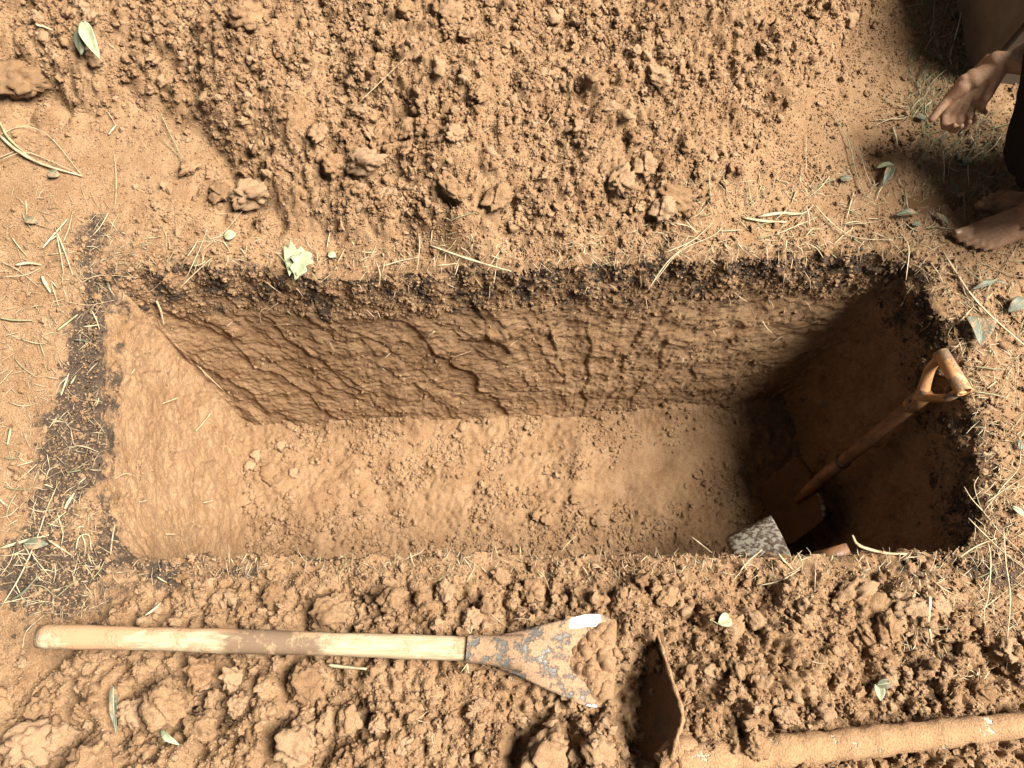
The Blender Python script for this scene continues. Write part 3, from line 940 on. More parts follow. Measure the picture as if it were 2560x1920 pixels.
def sheet_geo(grid, thick):
    """solid sheet from a grid (rows of points); thick towards the back"""
    G = np.array(grid, float); r, c, _ = G.shape
    du = np.gradient(G, axis=1); dv = np.gradient(G, axis=0)
    N = np.cross(du, dv); N /= (np.linalg.norm(N, axis=2)[..., None] + 1e-12)
    B = G - N * thick
    V = np.concatenate([G.reshape(-1, 3), B.reshape(-1, 3)]); m = r * c; F = []
    ix = lambda i, j: i * c + j
    for i in range(r - 1):
        for j in range(c - 1):
            F.append((ix(i, j), ix(i, j + 1), ix(i + 1, j + 1), ix(i + 1, j)))
            F.append((m + ix(i, j), m + ix(i + 1, j), m + ix(i + 1, j + 1), m + ix(i, j + 1)))
    for j in range(c - 1):
        F.append((ix(0, j), m + ix(0, j), m + ix(0, j + 1), ix(0, j + 1)))
        F.append((ix(r - 1, j), ix(r - 1, j + 1), m + ix(r - 1, j + 1), m + ix(r - 1, j)))
    for i in range(r - 1):
        F.append((ix(i, 0), ix(i + 1, 0), m + ix(i + 1, 0), m + ix(i, 0)))
        F.append((ix(i, c - 1), m + ix(i, c - 1), m + ix(i + 1, c - 1), ix(i + 1, c - 1)))
    return [tuple(v) for v in V], F

# ------------------------------------------------------------------ materials for things
def basic_mat(name, ca, cb, scale=60, rough=0.7, metal=0.0, spec=0.3, mud=None, mudscale=22, mudcol=(0.245, 0.15, 0.085), stretch=(1, 1, 1), bumpd=0.0015, extra=None, mudsharp=0.05, post=None):
    m, nt, b = new_mat(name); t = NT(nt)
    co = t.mapping(t.obco(), stretch) if stretch != (1, 1, 1) else t.obco()
    n1 = t.noise(scale, 4, 0.65, co)
    c = t.mix(t.rng(n1, 0.36, 0.66), ca, cb)
    b.inputs['Roughness'].default_value = rough; b.inputs['Metallic'].default_value = metal
    b.inputs['Specular IOR Level'].default_value = spec
    hgt = t.math('MULTIPLY', n1, 0.4)
    if extra: c = extra(t, c)
    if mud is not None:
        mn = t.noise(mudscale, 6, 0.7, t.obco())
        mf = t.rng(mn, 1 - mud - mudsharp, 1 - mud + mudsharp)
        grit = t.noise(220, 3, 0.7, t.obco())
        mc = t.mix(t.rng(grit, 0.35, 0.7), mudcol, tuple(x * 0.62 for x in mudcol))
        c = t.mix(mf, c, mc)
        hgt = t.math('ADD', hgt, t.math('MULTIPLY', mf, t.math('ADD', 0.7, grit)))
        nt.links.new(t.math('MAXIMUM', t.math('MULTIPLY', mf, 0.95), rough), b.inputs['Roughness'])
        nt.links.new(t.math('MULTIPLY', t.math('SUBTRACT', 1.0, mf), metal), b.inputs['Metallic'])
    if post: c = post(t, c)
    nt.links.new(c, b.inputs['Base Color'])
    nt.links.new(t.bump(hgt, 0.8, bumpd), b.inputs['Normal'])
    return m

def stain_extra(t, c):
    st = t.attr('stain')
    n = t.noise(16, 6, 0.75, t.mapping(t.obco(), (1, 2.2, 2.2)))
    c = t.mix(t.rng(t.math('ADD', st, t.math('MULTIPLY', t.math('SUBTRACT', n, 0.5), 1.9)), 0.20, 0.75, 0, 0.92), c, (0.095, 0.058, 0.034))
    o = t.attr('smear')
    return t.mix(t.rng(t.math('ADD', o, t.math('MULTIPLY', t.math('SUBTRACT', n, 0.5), 1.8)), 0.30, 0.62, 0, 0.88), c, (0.26, 0.15, 0.08))
M_WOOD = basic_mat('pale_wood', (0.32, 0.25, 0.16), (0.23, 0.17, 0.10), 9, 0.6, 0, 0.25, mud=0.43, mudscale=17, stretch=(1.5, 22, 22), extra=stain_extra, bumpd=0.0012, mudsharp=0.07, mudcol=(0.28, 0.18, 0.10))
def glint_extra(t, c):  # sun glint on the blade wings, painted pale into the steel colour
    return t.mix(t.rng(t.math('ADD', t.attr('glint'), t.math('MULTIPLY', t.math('SUBTRACT', t.noise(40, 4, 0.7, t.obco()), 0.5), 2.6)), 0.5, 0.7), c, (0.40, 0.39, 0.36))
M_STEEL = basic_mat('scraped_steel', (0.060, 0.055, 0.048), (0.12, 0.108, 0.092), 9, 0.55, 0.1, 0.4, mud=0.54, mudscale=30, stretch=(3, 40, 3), post=glint_extra, bumpd=0.003)
M_STEELDARK = basic_mat('rusty_mud_steel', (0.0476, 0.0306, 0.0204), (0.0884, 0.0544, 0.034), 30, 0.6, 0.3, 0.3, mud=0.56, mudscale=16, mudcol=(0.102, 0.05304, 0.02448), bumpd=0.003)
def soiled_post(t, c):
    return t.mix(t.rng(t.math('ADD', t.attr('soiled'), t.math('MULTIPLY', t.math('SUBTRACT', t.noise(30, 5, 0.75, t.obco()), 0.5), 1.6)), 0.3, 0.55), c, (0.06, 0.038, 0.022))
M_CEMENT = basic_mat('cement_spattered_steel', (0.068, 0.0442, 0.0272), (0.1156, 0.0748, 0.0476), 30, 0.6, 0.2, 0.3, mud=0.50, mudscale=55, mudcol=(0.33, 0.30, 0.235), bumpd=0.002, mudsharp=0.06, post=soiled_post)
M_PLASTIC = basic_mat('orange_plastic_grip', (0.38, 0.19, 0.075), (0.31, 0.145, 0.055), 12, 0.58, 0, 0.3, mud=0.46, mudscale=20, mudcol=(0.20, 0.125, 0.072), bumpd=0.0008, mudsharp=0.02)
M_SHAFT = basic_mat('muddy_brown_shaft', (0.19, 0.09, 0.04), (0.13, 0.062, 0.028), 20, 0.5, 0, 0.4, mud=0.42, mudscale=30, mudcol=(0.136, 0.0748, 0.0374), stretch=(1, 1, 1), bumpd=0.0015)
M_CAKED = basic_mat('soil_caked_wood', (0.4624, 0.3944, 0.2856), (0.3808, 0.306, 0.204), 30, 0.8, 0, 0.2, mud=0.60, mudscale=11, mudcol=(0.272, 0.1598, 0.0816), bumpd=0.006, mudsharp=0.03)
M_STRAW = basic_mat('dry_straw', (0.37, 0.30, 0.19), (0.24, 0.18, 0.105), 40, 0.75, 0, 0.2, mud=0.28, mudscale=40)
M_STRAWG = basic_mat('greenish_straw', (0.136, 0.136, 0.068), (0.2312, 0.204, 0.1156), 40, 0.7, 0, 0.2, mud=0.25, mudscale=40)
M_TWIG = basic_mat('brown_twig', (0.1632, 0.1088, 0.0612), (0.2244, 0.1598, 0.0952), 50, 0.8, 0, 0.2)
M_ROOT = basic_mat('pale_root', (0.3808, 0.2856, 0.1768), (0.272, 0.1836, 0.102), 60, 0.8, 0, 0.2, mud=0.36, mudscale=50)
M_LEAF = basic_mat('dull_green_leaf', (0.060, 0.064, 0.040), (0.10, 0.10, 0.064), 45, 0.55, 0, 0.35, mud=0.44, mudscale=40)
M_LEAFP = basic_mat('pale_green_leaf', (0.165, 0.18, 0.10), (0.23, 0.24, 0.15), 45, 0.6, 0, 0.3)
M_CONC = basic_mat('old_plaster', (0.136, 0.1054, 0.0748), (0.0918, 0.068, 0.04624), 5, 0.85, 0, 0.2, mud=0.34, mudscale=4, mudcol=(0.0816, 0.0578, 0.034), bumpd=0.002, mudsharp=0.12)
M_SKIN = basic_mat('weathered_skin', (0.195, 0.105, 0.060), (0.145, 0.072, 0.040), 40, 0.72, 0, 0.2, mud=0.49, mudscale=24, mudcol=(0.23, 0.14, 0.082), bumpd=0.0014, mudsharp=0.22)
M_NAIL = basic_mat('nail', (0.2856, 0.1836, 0.1224), (0.2448, 0.1496, 0.0952), 80, 0.4)
M_CLOTH = basic_mat('dark_cloth', (0.00816, 0.00612, 0.00544), (0.0136, 0.0102, 0.00816), 300, 0.95, 0, 0.1)
M_SHIRT = basic_mat('blue_shirt', (0.0204, 0.0238, 0.0816), (0.0272, 0.0306, 0.102), 200, 0.9, 0, 0.1)
M_HAIR = basic_mat('black_hair', (0.00816, 0.0068, 0.00612), (0.0136, 0.01156, 0.00952), 200, 0.6)

def set_attr(me, name, vals):
    a = me.attributes.new(name, 'FLOAT', 'POINT'); a.data.foreach_set('value', np.asarray(vals, np.float32))

# ------------------------------------------------------------------ spade with the pale wooden handle, lying on the near bank
hp = [(99, 1591), (250, 1594), (420, 1598), (620, 1604), (820, 1610), (1000, 1616), (1180, 1622)]
zA = max(gz1(*on_ground(px, py)[:2]) for px, py in hp) - 0.012
zA = max(zA, 0.07) + 0.012
root = empty('spade', at(640, 1604, zA)); 
tag(root, 'spade with thick pale wooden handle and flared steel blade lying on the near bank', 'spade')
ax0 = at(*hp[0], zA + 0.02); ax1 = at(*hp[-1], zA + 0.03)
path = spline([at(px, py, zA + 0.028 + 0.006 * math.sin(i * 0.9)) for i, (px, py) in enumerate(hp)], 6)
rad = [0.0268 * (1 + 0.04 * math.sin(i * 0.45) + 0.02 * math.sin(i * 1.7)) for i in range(len(path))]
rad[0] = 0.0255
g = tube_geo(path, rad, 18, 0.86, power=2.7)
h = part('handle', g, M_WOOD, root)
xs = np.array([v[0] for v in g[0]]); zs = np.array([v[2] for v in g[0]]); ys = np.array([v[1] for v in g[0]])
pxs, pys, _ = proj(np.array(g[0]))
set_attr(h.data, 'stain', 1.0 * np.exp(-((pxs - 690) / 130) ** 4) + 0.22 * (pxs < 560))
set_attr(h.data, 'smear', np.clip(0.8 * np.exp(-((pxs - 235) / 95) ** 4) + 0.85 * np.exp(-((ys - ys.max()) / 0.02) ** 2) * (pxs < 620) + 0.35 * np.exp(-((pxs - 1010) / 60) ** 2), 0, 1))
# steel socket and blade, one curved sheet
fwd = unit(at(1530, 1652, zA) - at(1180, 1622, zA)); side = unit(np.cross((0, 0, 1), fwd))   # side = away from camera
p0 = at(1168, 1621, zA + 0.03)
Lb = np.linalg.norm(at(1530, 1652, zA) - at(1168, 1621, zA))
sock = tube_geo([p0 + fwd * t for t in (0, 0.03, 0.06, 0.10, 0.13)], [0.0305, 0.0315, 0.033, 0.038, 0.042], 18, 0.85, power=2.4, cap=False)
sp = part('socket', sock, M_STEEL, root)
set_attr(sp.data, 'glint', np.zeros(len(sock[0])))
rowsG = []
br = []
for i in range(30):
    t = i / 29.0
    s = 0.075 + t * (Lb - 0.075)
    hw = np.interp(s, [0.075, 0.12, 0.20, 0.27, 0.30, Lb - 0.02, Lb], [0.036, 0.048, 0.076, 0.100, 0.104, 0.102, 0.090])
    row = []
    for j in range(25):
        a = (j / 24.0 - 0.5) * 2
        crown = np.interp(s, [0.075, 0.16, 0.27, Lb], [0.034, 0.030, 0.014, 0.004]) * (1 - a * a) + 0.016 * np.interp(s, [0.1, 0.27, Lb], [0, 1, 0.3]) * a ** 4
        row.append(p0 + fwd * s + side * (a * hw) + np.array((0, 0, crown - 0.014 - 0.035 * t)))
        br.append(1.0 if (a > 0.70 and 0.235 < s < 0.31) or (a < -0.93 and 0.28 < s < 0.31) else 0.0)  # mask of the painted glint: wing tips only
    rowsG.append(row)
g = sheet_geo(rowsG, 0.003)
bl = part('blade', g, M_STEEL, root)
set_attr(bl.data, 'glint', br + br)
# soil caked over the cutting end
ci_, cj_ = np.meshgrid(np.arange(40), np.arange(60), indexing='ij')
cs_ = 0.225 + (Lb + 0.006 - 0.225) * ci_ / 39.0; ca_ = (cj_ / 59.0 - 0.5) * 2
cq = p0[None, None] + fwd[None, None] * cs_[..., None] + side[None, None] * (ca_ * 0.094)[..., None]
sb_l = 0.232 + 0.075 * np.abs(ca_) ** 1.3 + 0.018 * fbm(cq[..., 0], cq[..., 1], 0.05, 3, 95)
ed = np.clip((1 - np.abs(ca_)) * 6, 0, 1) * np.clip((Lb + 0.006 - cs_) * 60 + 0.25, 0, 1) * np.clip((cs_ - sb_l) * 40, 0, 1)
hb_ = np.interp(cs_, [0.075, 0.16, 0.27, Lb], [0.034, 0.030, 0.014, 0.004]) * (1 - ca_ ** 2) + 0.016 * np.interp(cs_, [0.1, 0.27, Lb], [0, 1, 0.3]) * ca_ ** 4 - 0.014 - 0.035 * (cs_ - 0.075) / (Lb - 0.075)
cq[..., 2] += hb_ - 0.004 + ed * (0.012 + 1.2 * clods(cq[..., 0], cq[..., 1], 0.034, 91, 0.9) + clods(cq[..., 0], cq[..., 1], 0.016, 92, 0.9) + 0.008 * fbm(cq[..., 0], cq[..., 1], 0.04, 3, 97))
cr = cq
part('caked_soil', sheet_geo(cr, 0.004), M_CLOD, bl)
# frayed fibre wedges at the socket mouth
for sgn in (1, -1):
    gs = []
    for q in range(7):
        b0 = p0 + side * sgn * 0.033 + fwd * 0.004
        gs.append(tube_geo([b0, b0 + side * sgn * random.uniform(0.008, 0.022) + fwd * random.uniform(-0.014, 0.006) + np.array((0, 0, random.uniform(-0.004, 0.01)))], [0.0016, 0.0006], 5))
    part('frayed_fibre', geo_join(gs), M_STRAW, sp)

# ------------------------------------------------------------------ D-handled shovel standing in the pit against the right wall
tip = on_floor(1928, 1302); tip = tip + np.array((0, 0, -0.015))
gc = at(2386, 930, 0.02)
dv = unit(gc - tip); Lsh = np.linalg.norm(gc - tip)
wv = at(2364, 872, 0.02) - at(2408, 988, 0.02); wv = unit(wv - dv * np.dot(wv, dv))
nv = np.cross(wv, dv)
if np.dot(nv, np.array((0, 0, H)) - tip) < 0: nv = -nv
root = empty('shovel', tip); tag(root, 'D-handled shovel standing in the pit, orange grip at the rim, blade on the floor', 'shovel')
BLN = 0.30
rowsG = []
for i in range(26):
    t = i / 25.0; s = BLN * t
    hw = 0.118 * math.sqrt(max(1 - (1 - min(s / 0.11, 1)) ** 2, 0.0)) * np.interp(s, [0, 0.12, BLN], [1, 1.0, 0.97]) + 0.012
    row = []
    for j in range(21):
        a = (j / 20.0 - 0.5) * 2
        row.append(tip + dv * (s - 0.0) + wv * a * hw + nv * (0.022 * a * a - 0.012 * math.sin(t * 2.2)))
    rowsG.append(row)
part('blade', sheet_geo(rowsG, 0.004), M_STEELDARK, root)
for sgn in (1, -1):
    pth = [tip + dv * (BLN + 0.003) + wv * sgn * q + nv * (0.022 * (q / 0.118) ** 2 - 0.012) for q in np.linspace(0.028, 0.116, 6)]
    part('footrest', tube_geo(pth, 0.0085, 8, 0.7, up=dv), M_CEMENT if sgn < 0 else M_STEELDARK, root)
sk = [tip + dv * s + nv * o_ for s, o_ in ((BLN - 0.12, -0.006), (BLN - 0.03, 0.0), (BLN + 0.05, 0.006), (BLN + 0.12, 0.008), (BLN + 0.19, 0.008))]
part('socket', tube_geo(sk, [0.012, 0.020, 0.0235, 0.0235, 0.0235], 14), M_SHAFT, root)
part('collar', tube_geo([tip + dv * s + nv * 0.008 for s in (BLN + 0.185, BLN + 0.195)], 0.0262, 16), M_STEELDARK, root)
ye = Lsh - 0.115
part('shaft', tube_geo([tip + dv * s + nv * 0.008 for s in np.linspace(BLN + 0.10, ye + 0.01, 10)], 0.0215, 14), M_SHAFT, root)
gb = tip + nv * 0.008
fer = part('ferrule', tube_geo([gb + dv * s for s in (ye - 0.065, ye - 0.02, ye + 0.005)], [0.0235, 0.0245, 0.024], 16), M_PLASTIC, root)
part('rivet', tube_geo([gb + dv * (ye - 0.035) + nv * 0.02, gb + dv * (ye - 0.035) + nv * 0.0265], 0.005, 8), M_STEELDARK, fer)
hwid = 0.062
# hollow bar: outer skin, inner skin and end ring
def hollow(p, q, ro, ri, seg=18):
    d = unit(q - p); s = unit(np.cross(d, (0.3, 0.1, 1))); u = np.cross(s, d); V = []; F = []
    for r_, e in ((ro, p), (ro, q), (ri, q), (ri, p)):
        for k in range(seg):
            a = 2 * math.pi * k / seg; V.append(e + s * math.cos(a) * r_ + u * math.sin(a) * r_)
    for i in range(4):
        j = (i + 1) % 4
        for k in range(seg):
            F.append((i * seg + k, i * seg + (k + 1) % seg, j * seg + (k + 1) % seg, j * seg + k))
    return V, F
grip = part('grip', hollow(gb + dv * Lsh - wv * (hwid + 0.006), gb + dv * Lsh + wv * (hwid + 0.006), 0.0215, 0.0165), M_PLASTIC, root)
for sgn in (1, -1):
    pth = spline([gb + dv * (ye - 0.005) + wv * sgn * 0.006, gb + dv * (ye + 0.022) + wv * sgn * 0.026, gb + dv * (ye + 0.060) + wv * sgn * 0.050, gb + dv * (ye + 0.095) + wv * sgn * (hwid - 0.006), gb + dv * (Lsh - 0.002) + wv * sgn * (hwid - 0.004)], 5)
    rr_ = np.interp(np.linspace(0, 1, len(pth)), [0, 0.3, 0.7, 1], [0.024, 0.020, 0.019, 0.021])
    part('grip_arm', tube_geo(pth, list(rr_), 12, 0.55, up=wv * sgn), M_PLASTIC, grip)

# ------------------------------------------------------------------ soil-caked hoe at the bottom right, blade on edge
e0 = at(1690, 1908, 0.150); e1 = at(2660, 1800, 0.125)
root = empty('hoe', e0); tag(root, 'soil-caked hoe with its dark blade standing on edge and shaft running right', 'hoe')
pth = [e0 + (e1 - e0) * t for t in np.linspace(0, 1, 110)]
rad = [np.interp(i / 109.0, [0, 0.15, 0.6, 1], [0.037, 0.036, 0.031, 0.026]) * (1 + 0.05 * math.sin(i * 0.7) + 0.04 * math.sin(i * 0.26)) for i in range(110)]
part('shaft', tube_geo(pth, rad, 22, 0.92, jitter=0.13, seed=4), M_CAKED, root)
base = spline([at(1566, 1945, 0.02), at(1562, 1850, 0.02), at(1572, 1760, 0.02), at(1596, 1660, 0.025), at(1637, 1578, 0.04)], 7)
rim_ = spline([at(1668, 1945, 0.15), at(1690, 1850, 0.20), at(1706, 1788, 0.205), at(1676, 1690, 0.16), at(1640, 1573, 0.055)], 7)
rowsG = []
for i in range(len(base)):
    row = []
    for j in range(14):
        t = j / 13.0
        p = base[i] * (1 - t) + rim_[i] * t
        bow = math.sin(t * math.pi) * 0.018
        row.append(p + np.array((bow, 0, -bow * 0.3)) + np.array((0, 0, -0.02 * (1 - t))))
    rowsG.append(row)
hb_p = part('blade', sheet_geo(rowsG, 0.006), M_STEELDARK, root)
part('blade_rim', tube_geo([r_ + np.array((0, 0, 0.001)) for r_ in rim_], [0.0050 * (1 + 0.4 * math.sin(i * 2.1)) for i in range(len(rim_))], 6), M_CAKED, hb_p)
part('eye', tube_geo([at(1660, 1925, 0.14), at(1700, 1890, 0.145), at(1730, 1885, 0.135)], [0.036, 0.043, 0.040], 14, 0.95, jitter=0.12, seed=9), M_CAKED, root)
oc = obj('caked_soil', BIG[2], None, root); oc.location = Vector(at(1690, 1902, 0.17) - e0); oc.scale = (0.042, 0.038, 0.03)

# ------------------------------------------------------------------ cement-spattered blade and hollow root end sticking out of the near wall
c = [at(1815 + 112 * q, 1346 - 56 * q + (6 if q in (0, 1) else 0), -0.56) for q in (0, 0.06, 0.35, 0.65, 0.94, 1)]
d = [at(1850 + 150 * q, 1470, -0.36) for q in (0, 0.06, 0.35, 0.65, 0.94, 1)]
cc = spline(c, 4); dd = spline(d, 4)
rowsG = [[cc[i] * (1 - t) + dd[i] * t + np.array((0, 0, 0.022 * math.sin(t * 3.1) + 0.016 * math.sin(math.pi * i / (len(cc) - 1)))) for i in range(len(cc))] for t in np.linspace(0, 1, 14)]
root = empty('mattock', at(1890, 1400, -0.45)); tag(root, 'mattock head spattered with white cement sticking out of the near pit wall', 'mattock')
cb = part('blade', sheet_geo(rowsG, 0.005), M_CEMENT, root)
sv = [max(0.0, q_ / 13.0 * 1.5 - 0.45) for q_ in range(14) for _ in range(len(cc))]
set_attr(cb.data, 'soiled', sv + sv)
mid = (dd[10] + dd[9]) / 2; dr = unit(dd[10] - cc[10])
part('socket', tube_geo([mid - dr * 0.05 + (0, 0, 0.012), mid + dr * 0.02 + (0, 0, 0.012), mid + dr * 0.12], [0.014, 0.019, 0.019], 12), M_STEELDARK, root)
root = obj('hollow_root', me_from('hollow_root', hollow(at(2040, 1400, -0.07), at(2122, 1378, -0.045), 0.022, 0.0190)), M_SHAFT)
tag(root, 'broken open end of a hollow root poking up behind the front rim', 'root')

# ------------------------------------------------------------------ low plastered wall at the top right
bm = bmesh.new()
wb = at(2428, 150, 0.0)
x0, y0 = wb[0], wb[1] - 0.10
bmesh.ops.create_cube(bm, size=1.0)
for v in bm.verts:
    v.co.x = x0 + (v.co.x + 0.5) * 0.30; v.co.y = y0 + (v.co.y + 0.5) * 2.2; v.co.z = -0.10 + (v.co.z + 0.5) * 0.62
bmesh.ops.bevel(bm, geom=list(bm.edges), offset=0.012, segments=2, affect='EDGES')
bmesh.ops.subdivide_edges(bm, edges=[e for e in bm.edges if e.calc_length() > 0.2], cuts=14, use_grid_fill=True)
for v in bm.verts:
    n_ = mnoise.fractal(v.co * 3, 1.0, 2.0, 3) * 0.012
    v.co.x += n_; v.co.z += n_ * 0.5
me = bpy.data.meshes.new('plastered_wall'); bm.to_mesh(me); bm.free()
for f in me.polygons: f.use_smooth = False
tag(obj('low_wall', me, M_CONC), 'low dirty plastered wall in shade at the top right corner', 'wall')

# ------------------------------------------------------------------ puddle where the hands are rinsed
pc = on_ground(2338, 512)
pd = []
for k in range(40):
    a = 2 * math.pi * k / 40; r_ = 1 + 0.2 * math.sin(2 * a + 1) + 0.1 * math.sin(3 * a)
    pd.append((pc[0] + 0.075 * r_ * math.cos(a), pc[1] + 0.045 * r_ * math.sin(a), gz1(pc[0], pc[1]) + 0.003))
me = bpy.data.meshes.new('puddle'); me.from_pydata(pd, [], [tuple(range(40))]); me.update()
m, nt, b = new_mat('muddy_water'); t = NT(nt)
b.inputs['Base Color'].default_value = (0.085, 0.047, 0.022, 1); b.inputs['Roughness'].default_value = 0.15
nt.links.new(t.bump(t.noise(60, 2, 0.5), 0.3, 0.002), b.inputs['Normal'])
tag(obj('puddle', me, m), 'small puddle of muddy water left of the bare foot', kind='structure')

# ------------------------------------------------------------------ person crouching at the right edge, rinsing hands
def capsule(p, q, r0, r1, seg=14, flat=1.0, up=(0, 0, 1)):
    p = np.asarray(p, float); q = np.asarray(q, float); d = unit(q - p)
    path = []; rad = []
    for a in np.linspace(-90, 0, 5)[:-1]: path.append(p + d * r0 * math.sin(math.radians(a))); rad.append(max(r0 * math.cos(math.radians(a)), r0 * 0.04))
    n = max(2, int(np.linalg.norm(q - p) / 0.03))
    for t in np.linspace(0, 1, n): path.append(p + (q - p) * t); rad.append(r0 + (r1 - r0) * t)
    for a in np.linspace(0, 90, 5)[1:]: path.append(q + d * r1 * math.sin(math.radians(a))); rad.append(max(r1 * math.cos(math.radians(a)), r1 * 0.04))
    return tube_geo(path, rad, seg, flat, up)

def ball(c, r, sc=(1, 1, 1)):
    bm = bmesh.new(); bmesh.ops.create_icosphere(bm, subdivisions=3, radius=r)
    V = [np.array(v.co) * np.array(sc) + np.asarray(c) for v in bm.verts]; F = [tuple(v.index for v in f.verts) for f in bm.faces]
    bm.free(); return V, F

def rotv(v, ax, a):
    return np.array(Matrix.Rotation(a, 3, Vector(ax)) @ Vector(v))

def hand(wrist, d, b, right, curls, thumb, sc=1.0):
    """palm, four jointed fingers and a thumb; d towards the fingers, b out of the back of the hand"""
    d = unit(d); b = unit(np.asarray(b) - d * np.dot(b, d)); a = np.cross(b, d) if right else np.cross(d, b)   # a towards the thumb side
    gs = []; nails = []
    offs = [0.030, 0.010, -0.010, -0.029]; lens = [0.072, 0.080, 0.074, 0.058]; kn = [0.088, 0.092, 0.087, 0.078]
    for i in range(4):
        k = wrist + (d * kn[i] + a * offs[i] + b * (-0.004 if i in (0, 3) else 0.0)) * sc
        gs.append(capsule(wrist + (d * 0.008 + a * offs[i] * 0.7) * sc, k, 0.0155 * sc, 0.0125 * sc, 10))
        dd_ = rotv(d, b, (-1 if right else 1) * offs[i] * 2.0); p = k
        for j, f in enumerate((0.45, 0.30, 0.25)):
            dd_ = rotv(dd_, a, (1 if right else -1) * curls[i][j])
            q = p + dd_ * lens[i] * f * sc
            gs.append(capsule(p, q, (0.0095 - 0.0009 * j) * sc, (0.0088 - 0.0011 * j) * sc, 10)); p = q
        bb = np.cross(dd_, a) if not right else np.cross(a, dd_)
        nails.append((p - dd_ * 0.004 * sc, dd_, bb, a))
    tb = wrist + (d * 0.022 + a * 0.022 - b * 0.006) * sc
    gs.append(capsule(tb, tb + (d * 0.03 + a * 0.016) * sc, 0.019 * sc, 0.014 * sc, 10))
    p = tb + (d * 0.03 + a * 0.016) * sc; td = unit(d * thumb[0] + a * thumb[1] + b * thumb[2])
    for l_, r_ in ((0.032, 0.0120), (0.026, 0.0104)):
        q = p + td * l_ * sc; gs.append(capsule(p, q, r_ * sc, r_ * 0.88 * sc, 10)); p = q; td = unit(td + d * 0.25)
    nails.append((p - td * 0.004 * sc, td, b, a))
    gs.append(ball(wrist, 0.024 * sc, (1, 1, 0.9)))
    return gs, nails

def foot(toe, heel, medial, sc=1.0):
    """toe = tip of the big toe line, heel = back of the heel on the ground, medial = side of the big toe"""
    d = unit(toe - heel); up = np.array((0, 0, 1.0)); m = unit(medial - d * np.dot(medial, d)); L = np.linalg.norm(toe - heel)
    gs = []; nails = []
    o = heel
    gs.append(capsule(o + d * 0.030 + up * 0.032, o + d * 0.055 + up * 0.036, 0.032, 0.033))
    ank = o + d * 0.062 + up * 0.085
    gs.append(capsule(o + d * 0.045 + up * 0.04, ank, 0.033, 0.037))
    heads = [(L - 0.065, 0.030, 0.019), (L - 0.062, 0.012, 0.017), (L - 0.070, -0.006, 0.0155), (L - 0.083, -0.022, 0.0145), (L - 0.098, -0.037, 0.014)]
    toes = [(0.052, 0.0150), (0.046, 0.0100), (0.040, 0.0095), (0.034, 0.0090), (0.028, 0.0092)]
    for i, ((hx, hm, hr), (tl, tr)) in enumerate(zip(heads, toes)):
        k = o + d * hx + m * hm + up * hr
        gs.append(capsule(o + d * (0.075 + 0.012 * i) + m * hm * 0.45 + up * (0.074 - 0.011 * i), k, 0.027 - 0.001 * i, hr, 10))
        gs.append(capsule(o + d * 0.06 + m * hm * 0.5 + up * 0.028, k - up * 0.001, 0.026, hr, 10))
        spread = d + m * (hm * 0.9)
        q1 = k + unit(spread + up * 0.10) * tl * 0.55 + up * 0.002
        q2 = q1 + unit(spread - up * (0.55 if i else 0.15)) * tl * 0.5
        gs.append(capsule(k, q1, tr * 1.02, tr * 0.95, 10)); gs.append(capsule(q1, q2, tr * 0.98, tr * 0.92, 10))
        nails.append((q2 + up * tr * 0.55 - d * 0.001, unit(q2 - q1), up, m, tr))
    for i in range(4):      # tendons on the instep
        h0 = o + d * heads[i][0] + m * heads[i][1] + up * (heads[i][2] * 1.75)
        gs.append(capsule(o + d * 0.10 + m * heads[i][1] * 0.4 + up * (0.088 - 0.008 * i), h0, 0.0055, 0.0045, 8))
    gs.append(ball(ank + m * 0.026 + up * 0.002, 0.017)); gs.append(ball(ank - m * 0.026 - up * 0.008, 0.016))
    return gs, nails, ank

def fuse(name, gs, voxel, mat, smooth_it=3):
    """one continuous surface out of overlapping closed pieces"""
    me = me_from(name, geo_join(gs))
    tmp = bpy.data.objects.new('tmp', me); COL.objects.link(tmp)
    md = tmp.modifiers.new('r', 'REMESH'); md.mode = 'VOXEL'; md.voxel_size = voxel; md.use_smooth_shade = True
    sm = tmp.modifiers.new('s', 'SMOOTH'); sm.iterations = smooth_it; sm.factor = 0.5
    dg = bpy.context.evaluated_depsgraph_get(); dg.update()
    out = bpy.data.meshes.new_from_object(tmp.evaluated_get(dg))
    bpy.data.objects.remove(tmp)
    out.name = name; out.materials.clear(); out.materials.append(mat)
    out.polygons.foreach_set('use_smooth', [True] * len(out.polygons))
    return out

gzL = gz1(1.45, 1.19); gzR = gz1(1.55, 1.38)
toeL = at(2393, 610, gzL + 0.015); toeL[2] = gzL
axL = unit(at(2560, 588, 0.03) - at(2420, 628, 0.03)); axL[2] = 0
heelL = toeL + unit(axL) * 0.255
toeR = at(2440, 492, gzR + 0.02); toeR[2] = gzR
axR = unit(at(2580, 520, 0.03) - at(2440, 492, 0.03)); axR[2] = 0
heelR = toeR + unit(axR) * 0.25
gs = []
fL, nL, ankL = foot(toeL, heelL, np.array((0, 1.0, 0))); gs += fL
fR, nR, ankR = foot(toeR, heelR, np.array((0, -1.0, 0))); gs += fR
kneeL = np.array((1.61, 1.20, 0.46)); kneeR = np.array((1.54, 1.52, 0.46))
hipL = np.array((1.98, 1.32, 0.24)); hipR = np.array((1.98, 1.54, 0.24))
for ank, kn, hip in ((ankL, kneeL, hipL), (ankR, kneeR, hipR)):
    calf = ank * 0.45 + kn * 0.55 + np.array((0.025, 0, 0))
    gs += [capsule(ank, calf, 0.036, 0.055), capsule(calf, kn, 0.055, 0.055), capsule(kn, hip, 0.060, 0.085)]
